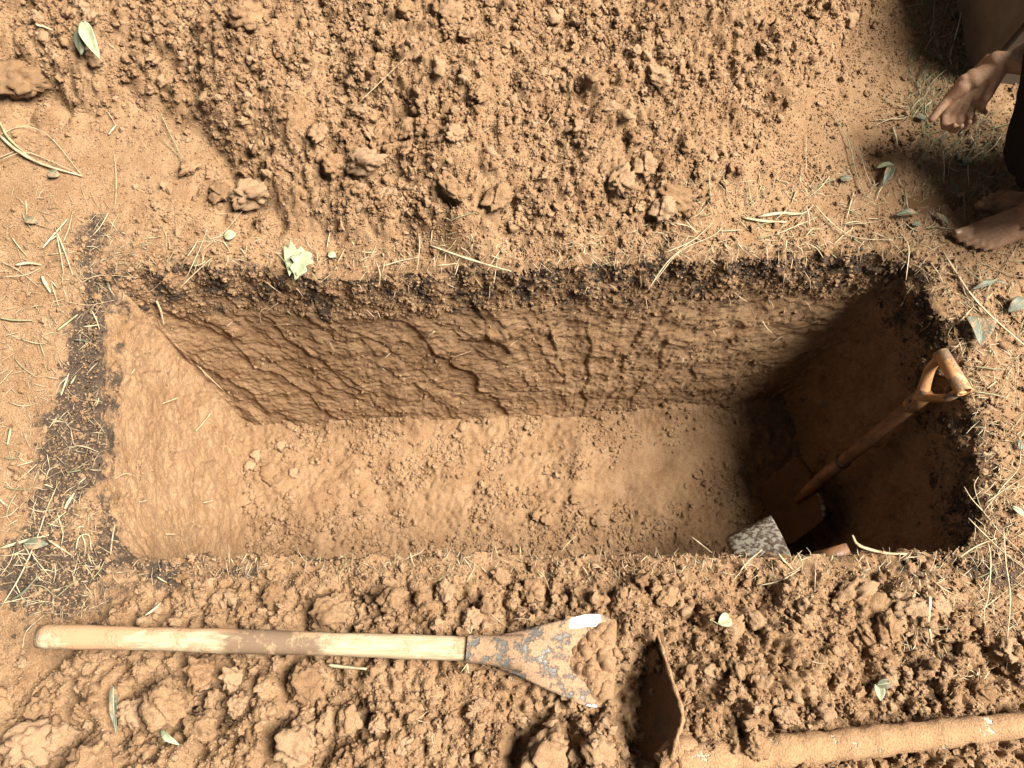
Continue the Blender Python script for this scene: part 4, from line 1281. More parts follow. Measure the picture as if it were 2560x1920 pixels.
pel = (hipL + hipR) / 2 + np.array((0.02, 0, 0.02)); chest = np.array((1.91, 1.47, 0.58)); shL = np.array((1.83, 1.31, 0.64)); shR = np.array((1.82, 1.65, 0.64))
neck = np.array((1.82, 1.49, 0.72)); head = np.array((1.75, 1.50, 0.81))
gs += [capsule(hipL, hipR, 0.10, 0.10), capsule(pel, (pel + chest) / 2, 0.13, 0.125), capsule((pel + chest) / 2, chest, 0.125, 0.135), capsule(shL, shR, 0.062, 0.062),
       capsule(chest + np.array((0, -0.06, 0)), shL, 0.10, 0.06), capsule(chest + np.array((0, 0.06, 0)), shR, 0.10, 0.06), capsule(chest, neck, 0.08, 0.055), capsule(neck, head, 0.055, 0.05)]
fd = unit(np.array((-0.75, 0.0, -0.65)))            # face looks down at the hands
hu = unit(np.array((-0.65, 0.0, 0.75)))
gs += [ball(head, 0.088, (1.05, 0.86, 1.05)), capsule(head + fd * 0.035 - hu * 0.035, head + fd * 0.055 - hu * 0.085, 0.055, 0.034)]
gs += [capsule(head + fd * 0.088 + hu * 0.01, head + fd * 0.108 - hu * 0.028, 0.010, 0.015), capsule(head + fd * 0.078 + hu * 0.022 + np.array((0, -0.03, 0)), head + fd * 0.078 + hu * 0.022 + np.array((0, 0.03, 0)), 0.013, 0.013),
       capsule(head + fd * 0.085 - hu * 0.062 + np.array((0, -0.018, 0)), head + fd * 0.085 - hu * 0.062 + np.array((0, 0.018, 0)), 0.009, 0.009),
       ball(head + np.array((0, 0.078, 0)) - hu * 0.01, 0.026, (1, 0.45, 1.2)), ball(head + np.array((0, -0.078, 0)) - hu * 0.01, 0.026, (1, 0.45, 1.2))]
# arms and hands
wL = at(2494, 152, 0.34); elL = np.array((1.66, 1.47, 0.42)); wR = at(2436, 196, 0.30); elR = np.array((1.63, 1.68, 0.45))
gs += [capsule(shL, elL, 0.052, 0.042), capsule(elL, elL * 0.55 + wL * 0.45, 0.043, 0.038), capsule(elL * 0.55 + wL * 0.45, wL, 0.038, 0.026),
       capsule(shR, elR, 0.052, 0.042), capsule(elR, elR * 0.55 + wR * 0.45, 0.043, 0.036), capsule(elR * 0.55 + wR * 0.45, wR, 0.036, 0.025)]
dL = at(2436, 236, 0.26) - wL
hL, nhL = hand(wL, dL, (-0.35, 0.25, 1.0), False, [(0.25, 0.35, 0.3), (0.35, 0.45, 0.3), (0.45, 0.5, 0.35), (0.5, 0.55, 0.4)], (0.8, 0.5, -0.35), 1.16)
dR = np.array((-0.12, -0.42, -0.88)); bR = np.cross(dR, np.array((-1.0, 0.1, 0.15)))
hR, nhR = hand(wR, dR, bR, True, [(0.85, 0.95, 0.6), (0.9, 1.0, 0.65), (0.95, 1.05, 0.65), (1.0, 1.05, 0.6)], (0.80, 0.60, -0.50), 1.2)
gs += hL + hR
body = fuse('person', gs, 0.0040, M_SKIN, 2)
loc = np.array((1.62, 1.33, 0.0))
def shift(me, amp=0.0, freq=(10, 10, 10)):
    n_ = len(me.vertices); c_ = np.empty(n_ * 3, np.float32); me.vertices.foreach_get('co', c_); c_ = c_.reshape(-1, 3)
    if amp:
        nn = np.empty(n_ * 3, np.float32); me.vertex_normals.foreach_get('vector', nn); nn = nn.reshape(-1, 3)
        f_ = np.array([mnoise.fractal(Vector((a_[0] * freq[0], a_[1] * freq[1], a_[2] * freq[2])), 1.0, 2.0, 3) for a_ in c_.tolist()], np.float32)
        c_ = c_ + nn * (f_ * amp)[:, None]
    me.vertices.foreach_set('co', (c_ - loc.astype(np.float32)).ravel()); me.update()
shift(body)
person = obj('person', body); person.location = loc
tag(person, 'person crouching barefoot in dark cloth at the right edge, rinsing both hands', 'person')
def nail_geo(p, d_, up_, ac, r_):
    d_ = unit(d_); up_ = unit(np.asarray(up_) - d_ * np.dot(up_, d_)); s = np.cross(d_, up_)
    return sheet_geo([[p + d_ * (u - 0.5) * r_ * 1.3 + s * w * r_ * 0.62 + up_ * (r_ * 0.42 - 0.3 * r_ * w * w) for w in np.linspace(-1, 1, 5)] for u in np.linspace(0, 1, 4)], 0.0008)
for (p, d_, up_, ac, tr) in nL + nR:
    part('toenail', nail_geo(p, d_, up_, ac, tr), M_NAIL, person)
for (p, d_, up_, ac) in nhL + nhR:
    part('fingernail', nail_geo(p + np.asarray(up_) * 0.002, d_, up_, ac, 0.0085), M_NAIL, person)
# wrapped dark cloth over the legs, shirt, hair, eyes
cl = [capsule(ankL * 0.45 + kneeL * 0.55, kneeL, 0.080, 0.085), capsule(ankR * 0.74 + kneeR * 0.26 + np.array((-0.035, -0.01, 0)), kneeR, 0.095, 0.088), capsule(kneeL, hipL, 0.085, 0.115), capsule(kneeR, hipR, 0.085, 0.115),
      capsule(kneeL, kneeR, 0.062, 0.062), capsule(hipL, hipR, 0.125, 0.125),
      capsule(np.array((1.545, 1.44, 0.17)), np.array((1.47, 1.56, 0.42)), 0.09, 0.085)]
cm = fuse('wrap_cloth', cl, 0.008, M_CLOTH, 4)
shift(cm, 0.009, (16, 16, 4))
obj('wrap_cloth', cm, None, person)
sh = [capsule(pel, (pel + chest) / 2, 0.145, 0.140), capsule((pel + chest) / 2, chest, 0.140, 0.150), capsule(shL, shR, 0.076, 0.076), capsule(shL, shL * 0.3 + elL * 0.7, 0.072, 0.062), capsule(shR, shR * 0.3 + elR * 0.7, 0.072, 0.062),
      capsule(chest + np.array((0, -0.06, 0)), shL, 0.112, 0.07), capsule(chest + np.array((0, 0.06, 0)), shR, 0.112, 0.07)]
sm_ = fuse('shirt', sh, 0.010, M_SHIRT, 4)
shift(sm_, 0.008, (9, 9, 9))
obj('shirt', sm_, None, person)
hr = fuse('hair', [ball(head + hu * 0.022 - fd * 0.022, 0.088, (1.06, 0.94, 1.06))], 0.006, M_HAIR, 2)
shift(hr, 0.006, (60, 60, 60))
obj('hair', hr, None, person)
for sgn in (-1, 1):
    part('eye', ball(head + fd * 0.080 + hu * 0.002 + np.array((0, sgn * 0.031, 0)), 0.011), M_NAIL, person)

# ------------------------------------------------------------------ straw, stalks, roots, leaves: one object each
def strand_mesh(pts, w, taper=0.45, flat=0.35, name='straw', seg=4, n=4):
    P = spline(pts, n)
    m_ = len(P)
    rad = [w * (1 - (1 - taper) * abs(2 * i / (m_ - 1) - 0.8) ** 1.5 / 1.3) * (0.9 + 0.2 * random.random()) for i in range(m_)]
    g = tube_geo(P, rad, seg, flat, up=(random.uniform(-0.4, 0.4), random.uniform(-0.4, 0.4), 1))
    o0 = P[m_ // 2].copy(); o0[2] = min(p[2] for p in P)
    return me_from(name, rel(g, o0), True), o0

def pxw(p, w):
    d = p - np.array((0, 0, H)); return w * (d[1] * SA - d[2] * CA) / FPX

def strand(name, pxpts, wpx, mat, label, cat, group=None, lift=0.004, wall=False, flat=0.35, taper=0.45, sag=True, seg=4):
    pts = []
    n_ = len(pxpts)
    for i, (px, py) in enumerate(pxpts):
        if wall: p = on_wall(px, py, 0.006 + 0.012 * (i / max(n_ - 1, 1)))
        else: p = on_ground(px, py, lift + (0.006 * random.random()))
        pts.append(p)
    if not wall:
        zz = [p[2] for p in pts]; mx = max(zz)
        pts = [at(px, py, 0.45 * mx + 0.55 * p[2]) for (px, py), p in zip(pxpts, pts)]
    w = pxw(pts[0], wpx) / 2 * (0.52 if wpx < 9 else 0.75)
    me, o0 = strand_mesh(pts, w, taper, flat, name, seg)
    o = obj(name, me, mat); o.location = o0
    tag(o, label, cat, group, 'thing')
    return o

ST = M_STRAW; SG = M_STRAWG; TW = M_TWIG; RT = M_ROOT
EXPL = [
 # right, behind the rim
 ('dry_straw', [(1622, 722), (1668, 655), (1722, 607)], 6, ST, 'long straw of the pale bundle hanging over the far rim, lowest', 'straw'),
 ('dry_straw', [(1640, 700), (1700, 628), (1780, 590), (1812, 563)], 5, ST, 'long straw of the pale bundle over the far rim, reaching furthest right', 'straw'),
 ('dry_straw', [(1662, 632), (1730, 602), (1778, 560)], 6, ST, 'broad straw in the middle of the pale bundle at the far rim', 'straw'),
 ('dry_straw', [(1672, 556), (1720, 565), (1745, 585)], 5, ST, 'curved straw above the pale bundle at the far rim', 'straw'),
 ('dry_straw', [(1705, 540), (1735, 575), (1752, 578)], 6, ST, 'short straw crossing the top of the pale bundle', 'straw'),
 ('dry_grass', [(1895, 541), (1950, 532), (2008, 534)], 17, ST, 'broad bleached grass blade behind the far rim, upper of two', 'grass blade'),
 ('dry_grass', [(1856, 544), (1910, 553), (1966, 555)], 12, ST, 'broad bleached grass blade behind the far rim, lower of two', 'grass blade'),
 ('dry_straw', [(1962, 538), (2010, 532), (2034, 512)], 7, ST, 'pale straw running from the upper bleached blade to the stalk', 'straw'),
 ('dry_stalk', [(2034, 508), (2080, 558), (2140, 594), (2232, 600)], 7, ST, 'long bent pale stalk behind the right half of the far rim', 'stalk'),
 ('dry_straw', [(1935, 588), (1990, 565), (2042, 543)], 6, ST, 'straight pale straw below the two bleached blades', 'straw'),
 ('dry_straw', [(2005, 604), (2040, 620), (2058, 645)], 6, ST, 'short bent straw drooping over the far rim, right', 'straw'),
 ('dry_straw', [(2105, 561), (2180, 556), (2212, 547)], 4, ST, 'thin level straw right of the bent stalk', 'straw'),
 ('dead_twig', [(2248, 578), (2272, 618), (2265, 700)], 8, ST, 'pale bent twig hanging into the far right corner of the pit', 'twig'),
 ('dry_stalk', [(2135, 478), (2126, 510), (2117, 546)], 8, ST, 'short upright pale stalk on the right ground', 'stalk'),
 ('dry_stalk', [(2080, 278), (2120, 350), (2140, 430), (2165, 495)], 6, SG, 'long thin stalk lying across the right edge of the far heap', 'stalk'),
 ('dry_stalk', [(2150, 385), (2175, 455), (2200, 472)], 4, ST, 'thin stalk ending at the curled leaf on the right', 'stalk'),
 ('dry_straw', [(2015, 335), (2015, 425)], 4, ST, 'single upright straw on the right of the far heap', 'straw'),
 # right of the pit
 ('dry_stalk', [(2357, 628), (2420, 726), (2480, 792), (2565, 866)], 9, ST, 'longest thick stalk running diagonally down the right side of the pit', 'stalk'),
 ('dry_stalk', [(2368, 650), (2428, 735), (2456, 784)], 6, ST, 'thinner stalk lying alongside the longest diagonal stalk', 'stalk'),
 ('dead_twig', [(2544, 612), (2490, 698), (2430, 742)], 5, TW, 'brown twig crossing the diagonal stalk below the foot', 'twig'),
 ('dead_twig', [(2452, 652), (2500, 678), (2565, 694)], 8, TW, 'dark brown twig lying just below the bare foot', 'twig'),
 ('dry_straw', [(2392, 812), (2412, 790), (2434, 766)], 8, ST, 'short thick straw left of the green heart-shaped leaf', 'straw'),
 ('dead_twig', [(2434, 915), (2470, 920), (2512, 923)], 8, M_STRAWG, 'grey twig lying level right of the shovel grip, upper', 'twig'),
 ('dead_twig', [(2434, 979), (2480, 985), (2524, 996)], 8, M_STRAWG, 'grey twig lying level right of the shovel grip, lower', 'twig'),
 ('dry_straw', [(2470, 863), (2502, 858)], 5, ST, 'tiny straw below the green heart-shaped leaf', 'straw'),
 ('dry_stalk', [(2500, 690), (2530, 710), (2525, 745), (2505, 742)], 4, TW, 'thin curled tendril below the foot', 'stalk'),
 # branchy dry plant, right edge
 ('dry_stalk', [(2410, 1216), (2430, 1248), (2460, 1281), (2500, 1330), (2570, 1396)], 7, ST, 'main stalk of the dry branching plant at the right edge of the pit', 'stalk'),
 ('dry_stalk', [(2446, 1192), (2436, 1215), (2450, 1263), (2462, 1283)], 5, ST, 'upper twig of the dry branching plant, with side rootlets', 'stalk'),
 ('dry_stalk', [(2460, 1278), (2510, 1212), (2546, 1170), (2552, 1112)], 6, ST, 'side stem of the dry plant rising to a small green leaf', 'stalk'),
 ('dry_stalk', [(2464, 1258), (2507, 1227), (2565, 1190)], 5, ST, 'side stem of the dry plant running off to the right edge', 'stalk'),
 ('dry_stalk', [(2421, 1295), (2470, 1345), (2515, 1386), (2568, 1426)], 6, ST, 'lower stem of the dry plant crossing the near right corner', 'stalk'),
 ('dry_stalk', [(2490, 1222), (2530, 1222), (2568, 1212)], 4, ST, 'thin level stem of the dry plant at the right edge', 'stalk'),
 ('dry_straw', [(2397, 1395), (2440, 1366), (2492, 1345)], 8, ST, 'thick straw pointing at the near right corner of the pit', 'straw'),
 ('dry_stalk', [(2509, 1320), (2515, 1407), (2526, 1498), (2514, 1645)], 8, ST, 'tall pale stalk hanging straight down the bank at the right edge', 'stalk'),
 ('dry_stalk', [(2471, 1358), (2477, 1402), (2471, 1491), (2460, 1534), (2473, 1602)], 7, ST, 'kinked pale stalk left of the tall one at the right edge', 'stalk'),
 ('dry_stalk', [(2450, 1528), (2520, 1474)], 5, ST, 'short straw joining the two hanging stalks at the right', 'stalk'),
 ('dry_straw', [(2530, 1540), (2550, 1574)], 5, ST, 'small straw beside the tall hanging stalk', 'straw'),
 # roots on the near bank, right
 ('thick_root', [(2312, 1432), (2324, 1498), (2321, 1552), (2329, 1606)], 12, RT, 'thickest pale root hanging on the near bank, middle of the cluster', 'root'),
 ('thick_root', [(2298, 1449), (2302, 1509), (2282, 1572)], 10, RT, 'pale root curving left in the cluster on the near bank', 'root'),
 ('thick_root', [(2324, 1445), (2356, 1473), (2372, 1520), (2366, 1588)], 8, RT, 'pale root curving right in the cluster on the near bank', 'root'),
 ('thick_root', [(2327, 1447), (2362, 1474), (2397, 1491)], 6, RT, 'short root branching right at the top of the root cluster', 'root'),
 ('thick_root', [(2288, 1474), (2276, 1514)], 14, RT, 'stubby cut root at the left of the root cluster', 'root'),
 ('thick_root', [(2131, 1338), (2148, 1364), (2210, 1382), (2268, 1385)], 13, RT, 'thick bent root lying along the near rim beside the hollow root end', 'root'),
 ('dry_straw', [(1843, 1437), (1872, 1402), (1906, 1374)], 8, ST, 'straw standing in front of the cement-spattered blade', 'straw'),
 ('thick_root', [(1946, 1384), (1962, 1404), (1985, 1426)], 9, RT, 'short root right of the cement-spattered blade', 'root'),
 ('dry_straw', [(1728, 1341), (1750, 1358), (1780, 1382)], 6, ST, 'thin straw sticking over the near rim left of the cement-spattered blade', 'straw'),
 ('dry_straw', [(1896, 1464), (1950, 1452), (2000, 1424)], 7, ST, 'bunched straw lying below the short root on the near rim', 'straw'),
 ('dry_straw', [(1915, 1455), (1990, 1425), (2010, 1400)], 5, ST, 'thin straw of the bunch below the short root on the near rim', 'straw'),
 ('thin_root', [(2040, 1400), (2038, 1440), (2037, 1480)], 4, RT, 'thin rootlet hanging from the near rim right of the straw bunch', 'root'),
 ('dry_straw', [(1404, 1378), (1420, 1358), (1444, 1336)], 4, ST, 'lone thin straw leaning over the middle of the near rim', 'straw'),
 ('dry_straw', [(1010, 1399), (1050, 1382), (1062, 1369)], 4, ST, 'straw at the near rim above the clay block', 'straw'),
 ('dry_straw', [(1300, 1365), (1301, 1394)], 5, ST, 'short upright straw on the near rim, left of centre', 'straw'),
 ('dry_straw', [(1237, 1366), (1246, 1396)], 4, ST, 'short leaning straw on the near rim near the dark tuft', 'straw'),
 ('dry_straw', [(1142, 1395), (1152, 1420)], 5, ST, 'tiny straw below the near rim', 'straw'),
 ('thin_root', [(1325, 1410), (1360, 1440), (1375, 1480)], 4, RT, 'branching rootlet on the near bank above the spade blade', 'root'),
 ('thin_root', [(1218, 1526), (1250, 1555), (1275, 1572)], 4, RT, 'curved rootlet touching the upper edge of the spade blade', 'root'),
 ('thin_root', [(1280, 1548), (1305, 1546), (1328, 1550)], 4, RT, 'little wavy rootlet above the spade blade', 'root'),
 ('thin_root', [(480, 1490), (520, 1505), (585, 1500), (598, 1492)], 4, RT, 'wavy rootlet above the middle of the spade handle', 'root'),
 ('dry_straw', [(358, 1543), (385, 1522), (403, 1506)], 9, ST, 'straw lying above the spade handle, left', 'straw'),
 ('dry_straw', [(386, 1437), (405, 1450), (428, 1462)], 8, ST, 'short pale straw on the dark soil above the spade handle', 'straw'),
 # far rim
 ('dead_twig', [(1075, 613), (1150, 640), (1220, 662), (1278, 678)], 9, ST, 'long pale stick slanting down to the middle of the far rim', 'twig'),
 ('dry_straw', [(955, 666), (1000, 652), (1048, 643)], 7, ST, 'straw running left from the upright one at the far rim', 'straw'),
 ('dry_straw', [(1046, 582), (1049, 612), (1043, 678)], 5, ST, 'upright thin straw at the far rim', 'straw'),
 ('dry_straw', [(940, 652), (950, 685), (948, 714)], 5, ST, 'straw hanging over the far rim right of the pale lobed leaf', 'straw'),
 ('dry_straw', [(1090, 664), (1146, 658)], 6, ST, 'level straw below the long pale stick', 'straw'),
 ('dry_straw', [(1146, 660), (1138, 688)], 6, ST, 'short straw hanging from the level one below the long stick', 'straw'),
 ('dry_straw', [(1218, 677), (1240, 640), (1262, 614)], 5, ST, 'thin straw crossing the lower end of the long pale stick', 'straw'),
 ('dry_straw', [(1235, 708), (1240, 670), (1245, 640)], 4, ST, 'thin straw hanging at the lower end of the long pale stick', 'straw'),
 ('dry_straw', [(451, 718), (490, 680), (529, 645)], 6, ST, 'straw at the left of the far rim, longest of the tuft', 'straw'),
 ('dry_straw', [(468, 690), (500, 620), (520, 565)], 6, ST, 'straw leaning up out of the left tuft at the far rim', 'straw'),
 ('dry_straw', [(500, 630), (560, 580), (610, 522)], 5, ST, 'long straw reaching up right from the left tuft', 'straw'),
 ('dry_straw', [(515, 600), (560, 588), (622, 575)], 5, ST, 'level straw of the left tuft at the far rim', 'straw'),
 ('dead_twig', [(1118, 498), (1130, 518), (1141, 540)], 6, TW, 'small brown twig on the far heap, left of the grey one', 'twig'),
 ('dead_twig', [(1122, 554), (1150, 541), (1188, 531)], 8, M_STRAWG, 'small grey-green twig low on the far heap', 'twig'),
 ('thin_root', [(898, 255), (940, 215), (1018, 140)], 5, RT, 'thin root lying across the upper far heap', 'root'),
 ('thin_root', [(1362, 315), (1375, 295), (1395, 265)], 4, RT, 'short thin root on the middle of the far heap', 'root'),
 # left ground
 ('dry_grass', [(106, 620), (135, 585), (168, 548)], 11, ST, 'broad bleached straw beside the black soil patch at the left', 'straw'),
 ('dry_straw', [(137, 566), (150, 630), (160, 690)], 7, ST, 'straw crossing the broad bleached one, left leg', 'straw'),
 ('dry_straw', [(138, 572), (160, 625), (182, 688)], 8, ST, 'straw crossing the broad bleached one, right leg', 'straw'),
 ('dry_straw', [(120, 636), (186, 630)], 8, ST, 'level straw across the two crossing straws at the left', 'straw'),
 ('dry_straw', [(158, 605), (172, 570), (182, 528)], 6, ST, 'thin straw rising into the black soil patch', 'straw'),
 ('dry_grass', [(38, 662), (70, 657), (103, 662)], 14, ST, 'short broad dry blade at the left edge', 'grass blade'),
 ('dry_straw', [(0, 654), (40, 672), (96, 716)], 5, ST, 'thin straw slanting down from the left edge', 'straw'),
 ('dry_straw', [(0, 692), (60, 688), (100, 671)], 5, ST, 'thin level straw at the left edge under the broad dry blade', 'straw'),
 ('wood_chip', [(104, 690), (112, 708), (126, 731)], 14, ST, 'pale fibrous chip on the left ground', 'chip'),
 ('dry_grass', [(142, 826), (168, 806), (194, 786)], 12, M_STRAWG, 'pale green blade by the left rim, upper', 'grass blade'),
 ('green_grass', [(186, 849), (212, 852), (242, 866)], 10, M_LEAF, 'short curved green blade by the left rim, lower', 'grass blade'),
 ('wood_chip', [(207, 817), (246, 812)], 9, ST, 'small pale chip on the left rim', 'chip'),
 ('dry_grass', [(-4, 794), (30, 800), (82, 801)], 9, M_STRAWG, 'flat dry blade entering at the left edge', 'grass blade'),
 ('thin_root', [(160, 753), (220, 763), (286, 750)], 4, RT, 'wavy rootlet at the left rim', 'root'),
 ('thin_root', [(200, 708), (250, 688), (344, 694)], 4, RT, 'long rootlet at the far left corner of the pit', 'root'),
 ('dry_straw', [(28, 592), (48, 618), (70, 644)], 7, ST, 'straw slanting at the left edge above the broad dry blade', 'straw'),
 ('dry_grass', [(152, 988), (162, 960), (172, 932)], 10, ST, 'pale blade on the dark band left of the pit, upper', 'grass blade'),
 ('dry_grass', [(176, 960), (190, 938)], 9, M_STRAWG, 'short greenish blade on the dark band left of the pit', 'grass blade'),
 ('dry_straw', [(122, 1070), (142, 1042)], 7, ST, 'short straw left of the dark band', 'straw'),
 ('dry_straw', [(182, 1112), (215, 1118), (246, 1130)], 7, ST, 'bent straw on the dark band left of the pit', 'straw'),
 ('dry_grass', [(18, 1112), (25, 1075), (24, 1070)], 12, M_STRAWG, 'grey-green dry leaf at the left edge, middle', 'grass blade'),
 # lower left heap of straw
 ('dry_grass', [(-4, 1371), (60, 1352), (122, 1337)], 13, ST, 'broad bleached blade entering at the left edge, lower', 'grass blade'),
 ('dry_stalk', [(0, 1522), (50, 1440), (90, 1350), (118, 1270), (146, 1206)], 8, ST, 'long pale stalk rising through the straw at the lower left', 'stalk'),
 ('green_grass', [(26, 1500), (60, 1478), (100, 1432)], 14, M_LEAF, 'green grass blade in the straw at the lower left', 'grass blade'),
 ('wood_chip', [(162, 1272), (172, 1252), (186, 1232)], 13, ST, 'pale split chip on the dark soil at the lower left', 'chip'),
 ('dry_straw', [(66, 1268), (100, 1278), (146, 1272)], 7, ST, 'level straw through the long stalk at the lower left', 'straw'),
 ('dry_straw', [(135, 1497), (160, 1476), (194, 1446)], 8, M_STRAWG, 'greenish straw on the black soil at the lower left', 'straw'),
 ('dry_straw', [(56, 1620), (66, 1578), (110, 1538)], 6, ST, 'straw near the end of the spade handle', 'straw'),
 ('thin_root', [(276, 1390), (280, 1350), (288, 1310)], 8, RT, 'upright pale root at the near left corner of the pit', 'root'),
 ('dry_straw', [(118, 1349), (150, 1370), (180, 1389)], 9, ST, 'short thick straw right of the broad bleached blade', 'straw'),
 ('dry_straw', [(190, 1371), (198, 1342), (222, 1338), (228, 1375)], 8, ST, 'curled pale husk on the black soil near the left rim', 'straw'),
 ('dry_straw', [(203, 1335), (212, 1358), (212, 1392)], 6, ST, 'straight straw in the curled pale husk', 'straw'),
 ('dry_straw', [(40, 1380), (55, 1410), (68, 1420)], 7, M_STRAWG, 'short greenish straw in the lower left straw', 'straw'),
 ('dry_straw', [(0, 1440), (25, 1405), (36, 1372)], 6, ST, 'straw at the left edge below the broad bleached blade', 'straw'),
 ('dry_straw', [(0, 1510), (40, 1500), (82, 1490)], 6, ST, 'level straw at the left edge below the green blade', 'straw'),
 # upper left bundle
 ('dry_grass', [(-5, 335), (40, 375), (105, 410), (205, 440)], 12, ST, 'long dry blade of the bundle at the upper left edge, lowest', 'grass blade'),
 ('dry_straw', [(-5, 338), (50, 316), (90, 322), (135, 352), (204, 438)], 6, ST, 'arched straw of the bundle at the upper left edge', 'straw'),
 ('dry_grass', [(-4, 300), (20, 345), (75, 395)], 12, M_STRAWG, 'greenish blade of the bundle at the upper left edge', 'grass blade'),
 ('dry_straw', [(-4, 402), (60, 380), (120, 400), (190, 432)], 6, ST, 'inner straw of the bundle at the upper left edge', 'straw'),
 ('dry_straw', [(-4, 395), (35, 378)], 6, ST, 'short straw below the bundle at the upper left edge', 'straw'),
 ('dry_stalk', [(400, 281), (425, 335), (456, 396)], 6, SG, 'thin stalk leaning on a small clod of the smooth patch', 'stalk'),
 ('dry_stalk', [(400, 345), (430, 372), (455, 398)], 4, SG, 'second thin stalk meeting the one on the smooth patch', 'stalk'),
 ('thin_root', [(286, 385), (290, 440), (289, 500), (282, 530)], 4, RT, 'thin upright root on the smooth patch at the left', 'root'),
 ('wood_chip', [(271, 336), (280, 324), (290, 312)], 12, ST, 'small white chip on the smooth patch at the left', 'chip'),
 ('thin_root', [(268, 278), (280, 296), (289, 312)], 5, RT, 'short root above the small white chip', 'root'),
 ('wood_chip', [(86, 55), (92, 62), (108, 66), (130, 76), (153, 85)], 9, ST, 'curled pale strip near the top left corner', 'chip'),
 ('wood_chip', [(820, 1662), (850, 1666), (916, 1672)], 13, ST, 'pale wood chip just below the spade handle', 'chip'),
 # upper right
 ('dry_stalk', [(2413, -6), (2398, 60), (2374, 142)], 9, ST, 'thick pale grass stalk in the grass at the top right', 'stalk'),
 ('dead_twig', [(2264, 16), (2310, 34), (2390, 58), (2440, 55), (2492, 40)], 5, TW, 'long thin twig lying from the heap towards the plastered wall', 'twig'),
 ('dry_straw', [(2264, 16), (2320, 8)], 6, ST, 'straw at the top edge meeting the long thin twig', 'straw'),
 ('dry_straw', [(2204, 236), (2240, 262), (2272, 268), (2268, 285)], 6, ST, 'looped straw on the smooth patch near the hands, upper', 'straw'),
 ('dry_straw', [(2178, 318), (2225, 298), (2262, 295), (2272, 270)], 6, ST, 'looped straw on the smooth patch near the hands, lower', 'straw'),
 ('dry_straw', [(2175, 300), (2220, 298), (2260, 288)], 5, ST, 'level straw on the smooth patch near the hands', 'straw'),
 ('dry_straw', [(2232, 318), (2240, 345), (2244, 366)], 9, ST, 'short upright straw below the looped straws', 'straw'),
 ('dry_straw', [(2276, 364), (2296, 338)], 5, ST, 'thin straw right of the short upright one', 'straw'),
 ('dry_stalk', [(2413, 470), (2410, 500), (2416, 585)], 6, TW, 'thin stalk standing on the big toe of the bare foot', 'stalk'),
 ('dry_straw', [(2340, 567), (2400, 573), (2472, 568)], 4, ST, 'thin level straw above the toes', 'straw'),
]
for e in EXPL: strand(*e)

# roots growing out of the pit walls
WROOT = [([(393, 749), (402, 775), (408, 808)], 12, 'thick stubby root sticking out of the far left corner of the pit'),
 ([(488, 908), (520, 935), (564, 972)], 6, 'forked pale root on the left of the far pit wall'),
 ([(500, 915), (515, 940)], 4, 'small fork beside the pale root on the far pit wall'),
 ([(680, 735), (668, 760), (652, 775), (656, 802)], 5, 'branched root under the pale lobed leaf, main stem'),
 ([(668, 700), (690, 712), (708, 722)], 4, 'thin root under the pale lobed leaf, upper'),
 ([(683, 812), (705, 805), (728, 800)], 5, 'short root below the branched one on the far wall'),
 ([(945, 878), (965, 850)], 4, 'short straw-like root on the far wall, left of centre'),
 ([(1060, 843), (1072, 832), (1087, 818)], 10, 'pale broken root on the far wall below the long stick'),
 ([(1383, 819), (1405, 795), (1438, 772)], 5, 'straight thin root on the middle of the far wall'),
 ([(1130, 890), (1155, 878), (1180, 868)], 5, 'slanting root on the far wall, middle height'),
 ([(885, 965), (915, 955)], 4, 'small root low on the far wall, left'),
 ([(1000, 1040), (1010, 1022)], 6, 'tiny root just above the floor on the far wall'),
 ([(1550, 925), (1556, 918)], 4, 'tiny root on the far wall, right of centre'),
 ([(1903, 800), (1915, 812), (1928, 824)], 7, 'split pale root on the right of the far wall'),
 ([(2010, 676), (2020, 695), (2025, 720)], 4, 'thin wavy root hanging under the far rim, right'),
 ([(2287, 708), (2275, 728), (2270, 745), (2264, 766)], 4, 'branched rootlet in the shaded far right corner, upper'),
 ([(2278, 802), (2300, 806), (2320, 814)], 4, 'branched rootlet on the shaded right wall, lower left'),
 ([(2304, 828), (2322, 816), (2338, 806)], 4, 'straight rootlet on the shaded right wall'),
 ([(2334, 1052), (2345, 1048)], 4, 'tiny pale rootlet on the shaded right wall beside the shovel shaft'),
 ([(402, 1010), (420, 1002), (438, 996)], 8, 'pale straw stuck to the left wall, upper'),
 ([(486, 1078), (500, 1058), (516, 1036)], 8, 'pale straw stuck to the left wall, right'),
 ([(322, 938), (326, 925)], 6, 'short root on the upper left wall'),
 ([(283, 1198), (305, 1184), (328, 1192)], 5, 'curved rootlet on the lower left wall'),
 ([(505, 1258), (530, 1250)], 7, 'small pale chip low on the left wall'),
 ([(344, 1256), (362, 1256)], 7, 'small pale chip on the left wall, middle'),
 ([(410, 1337), (432, 1340)], 8, 'pale chip on the left wall near the front'),
]
for pts, w, lab in WROOT: strand('wall_root', pts, w, RT, lab, 'root', 'roots and straws stuck in the pit walls', wall=True, flat=0.8)

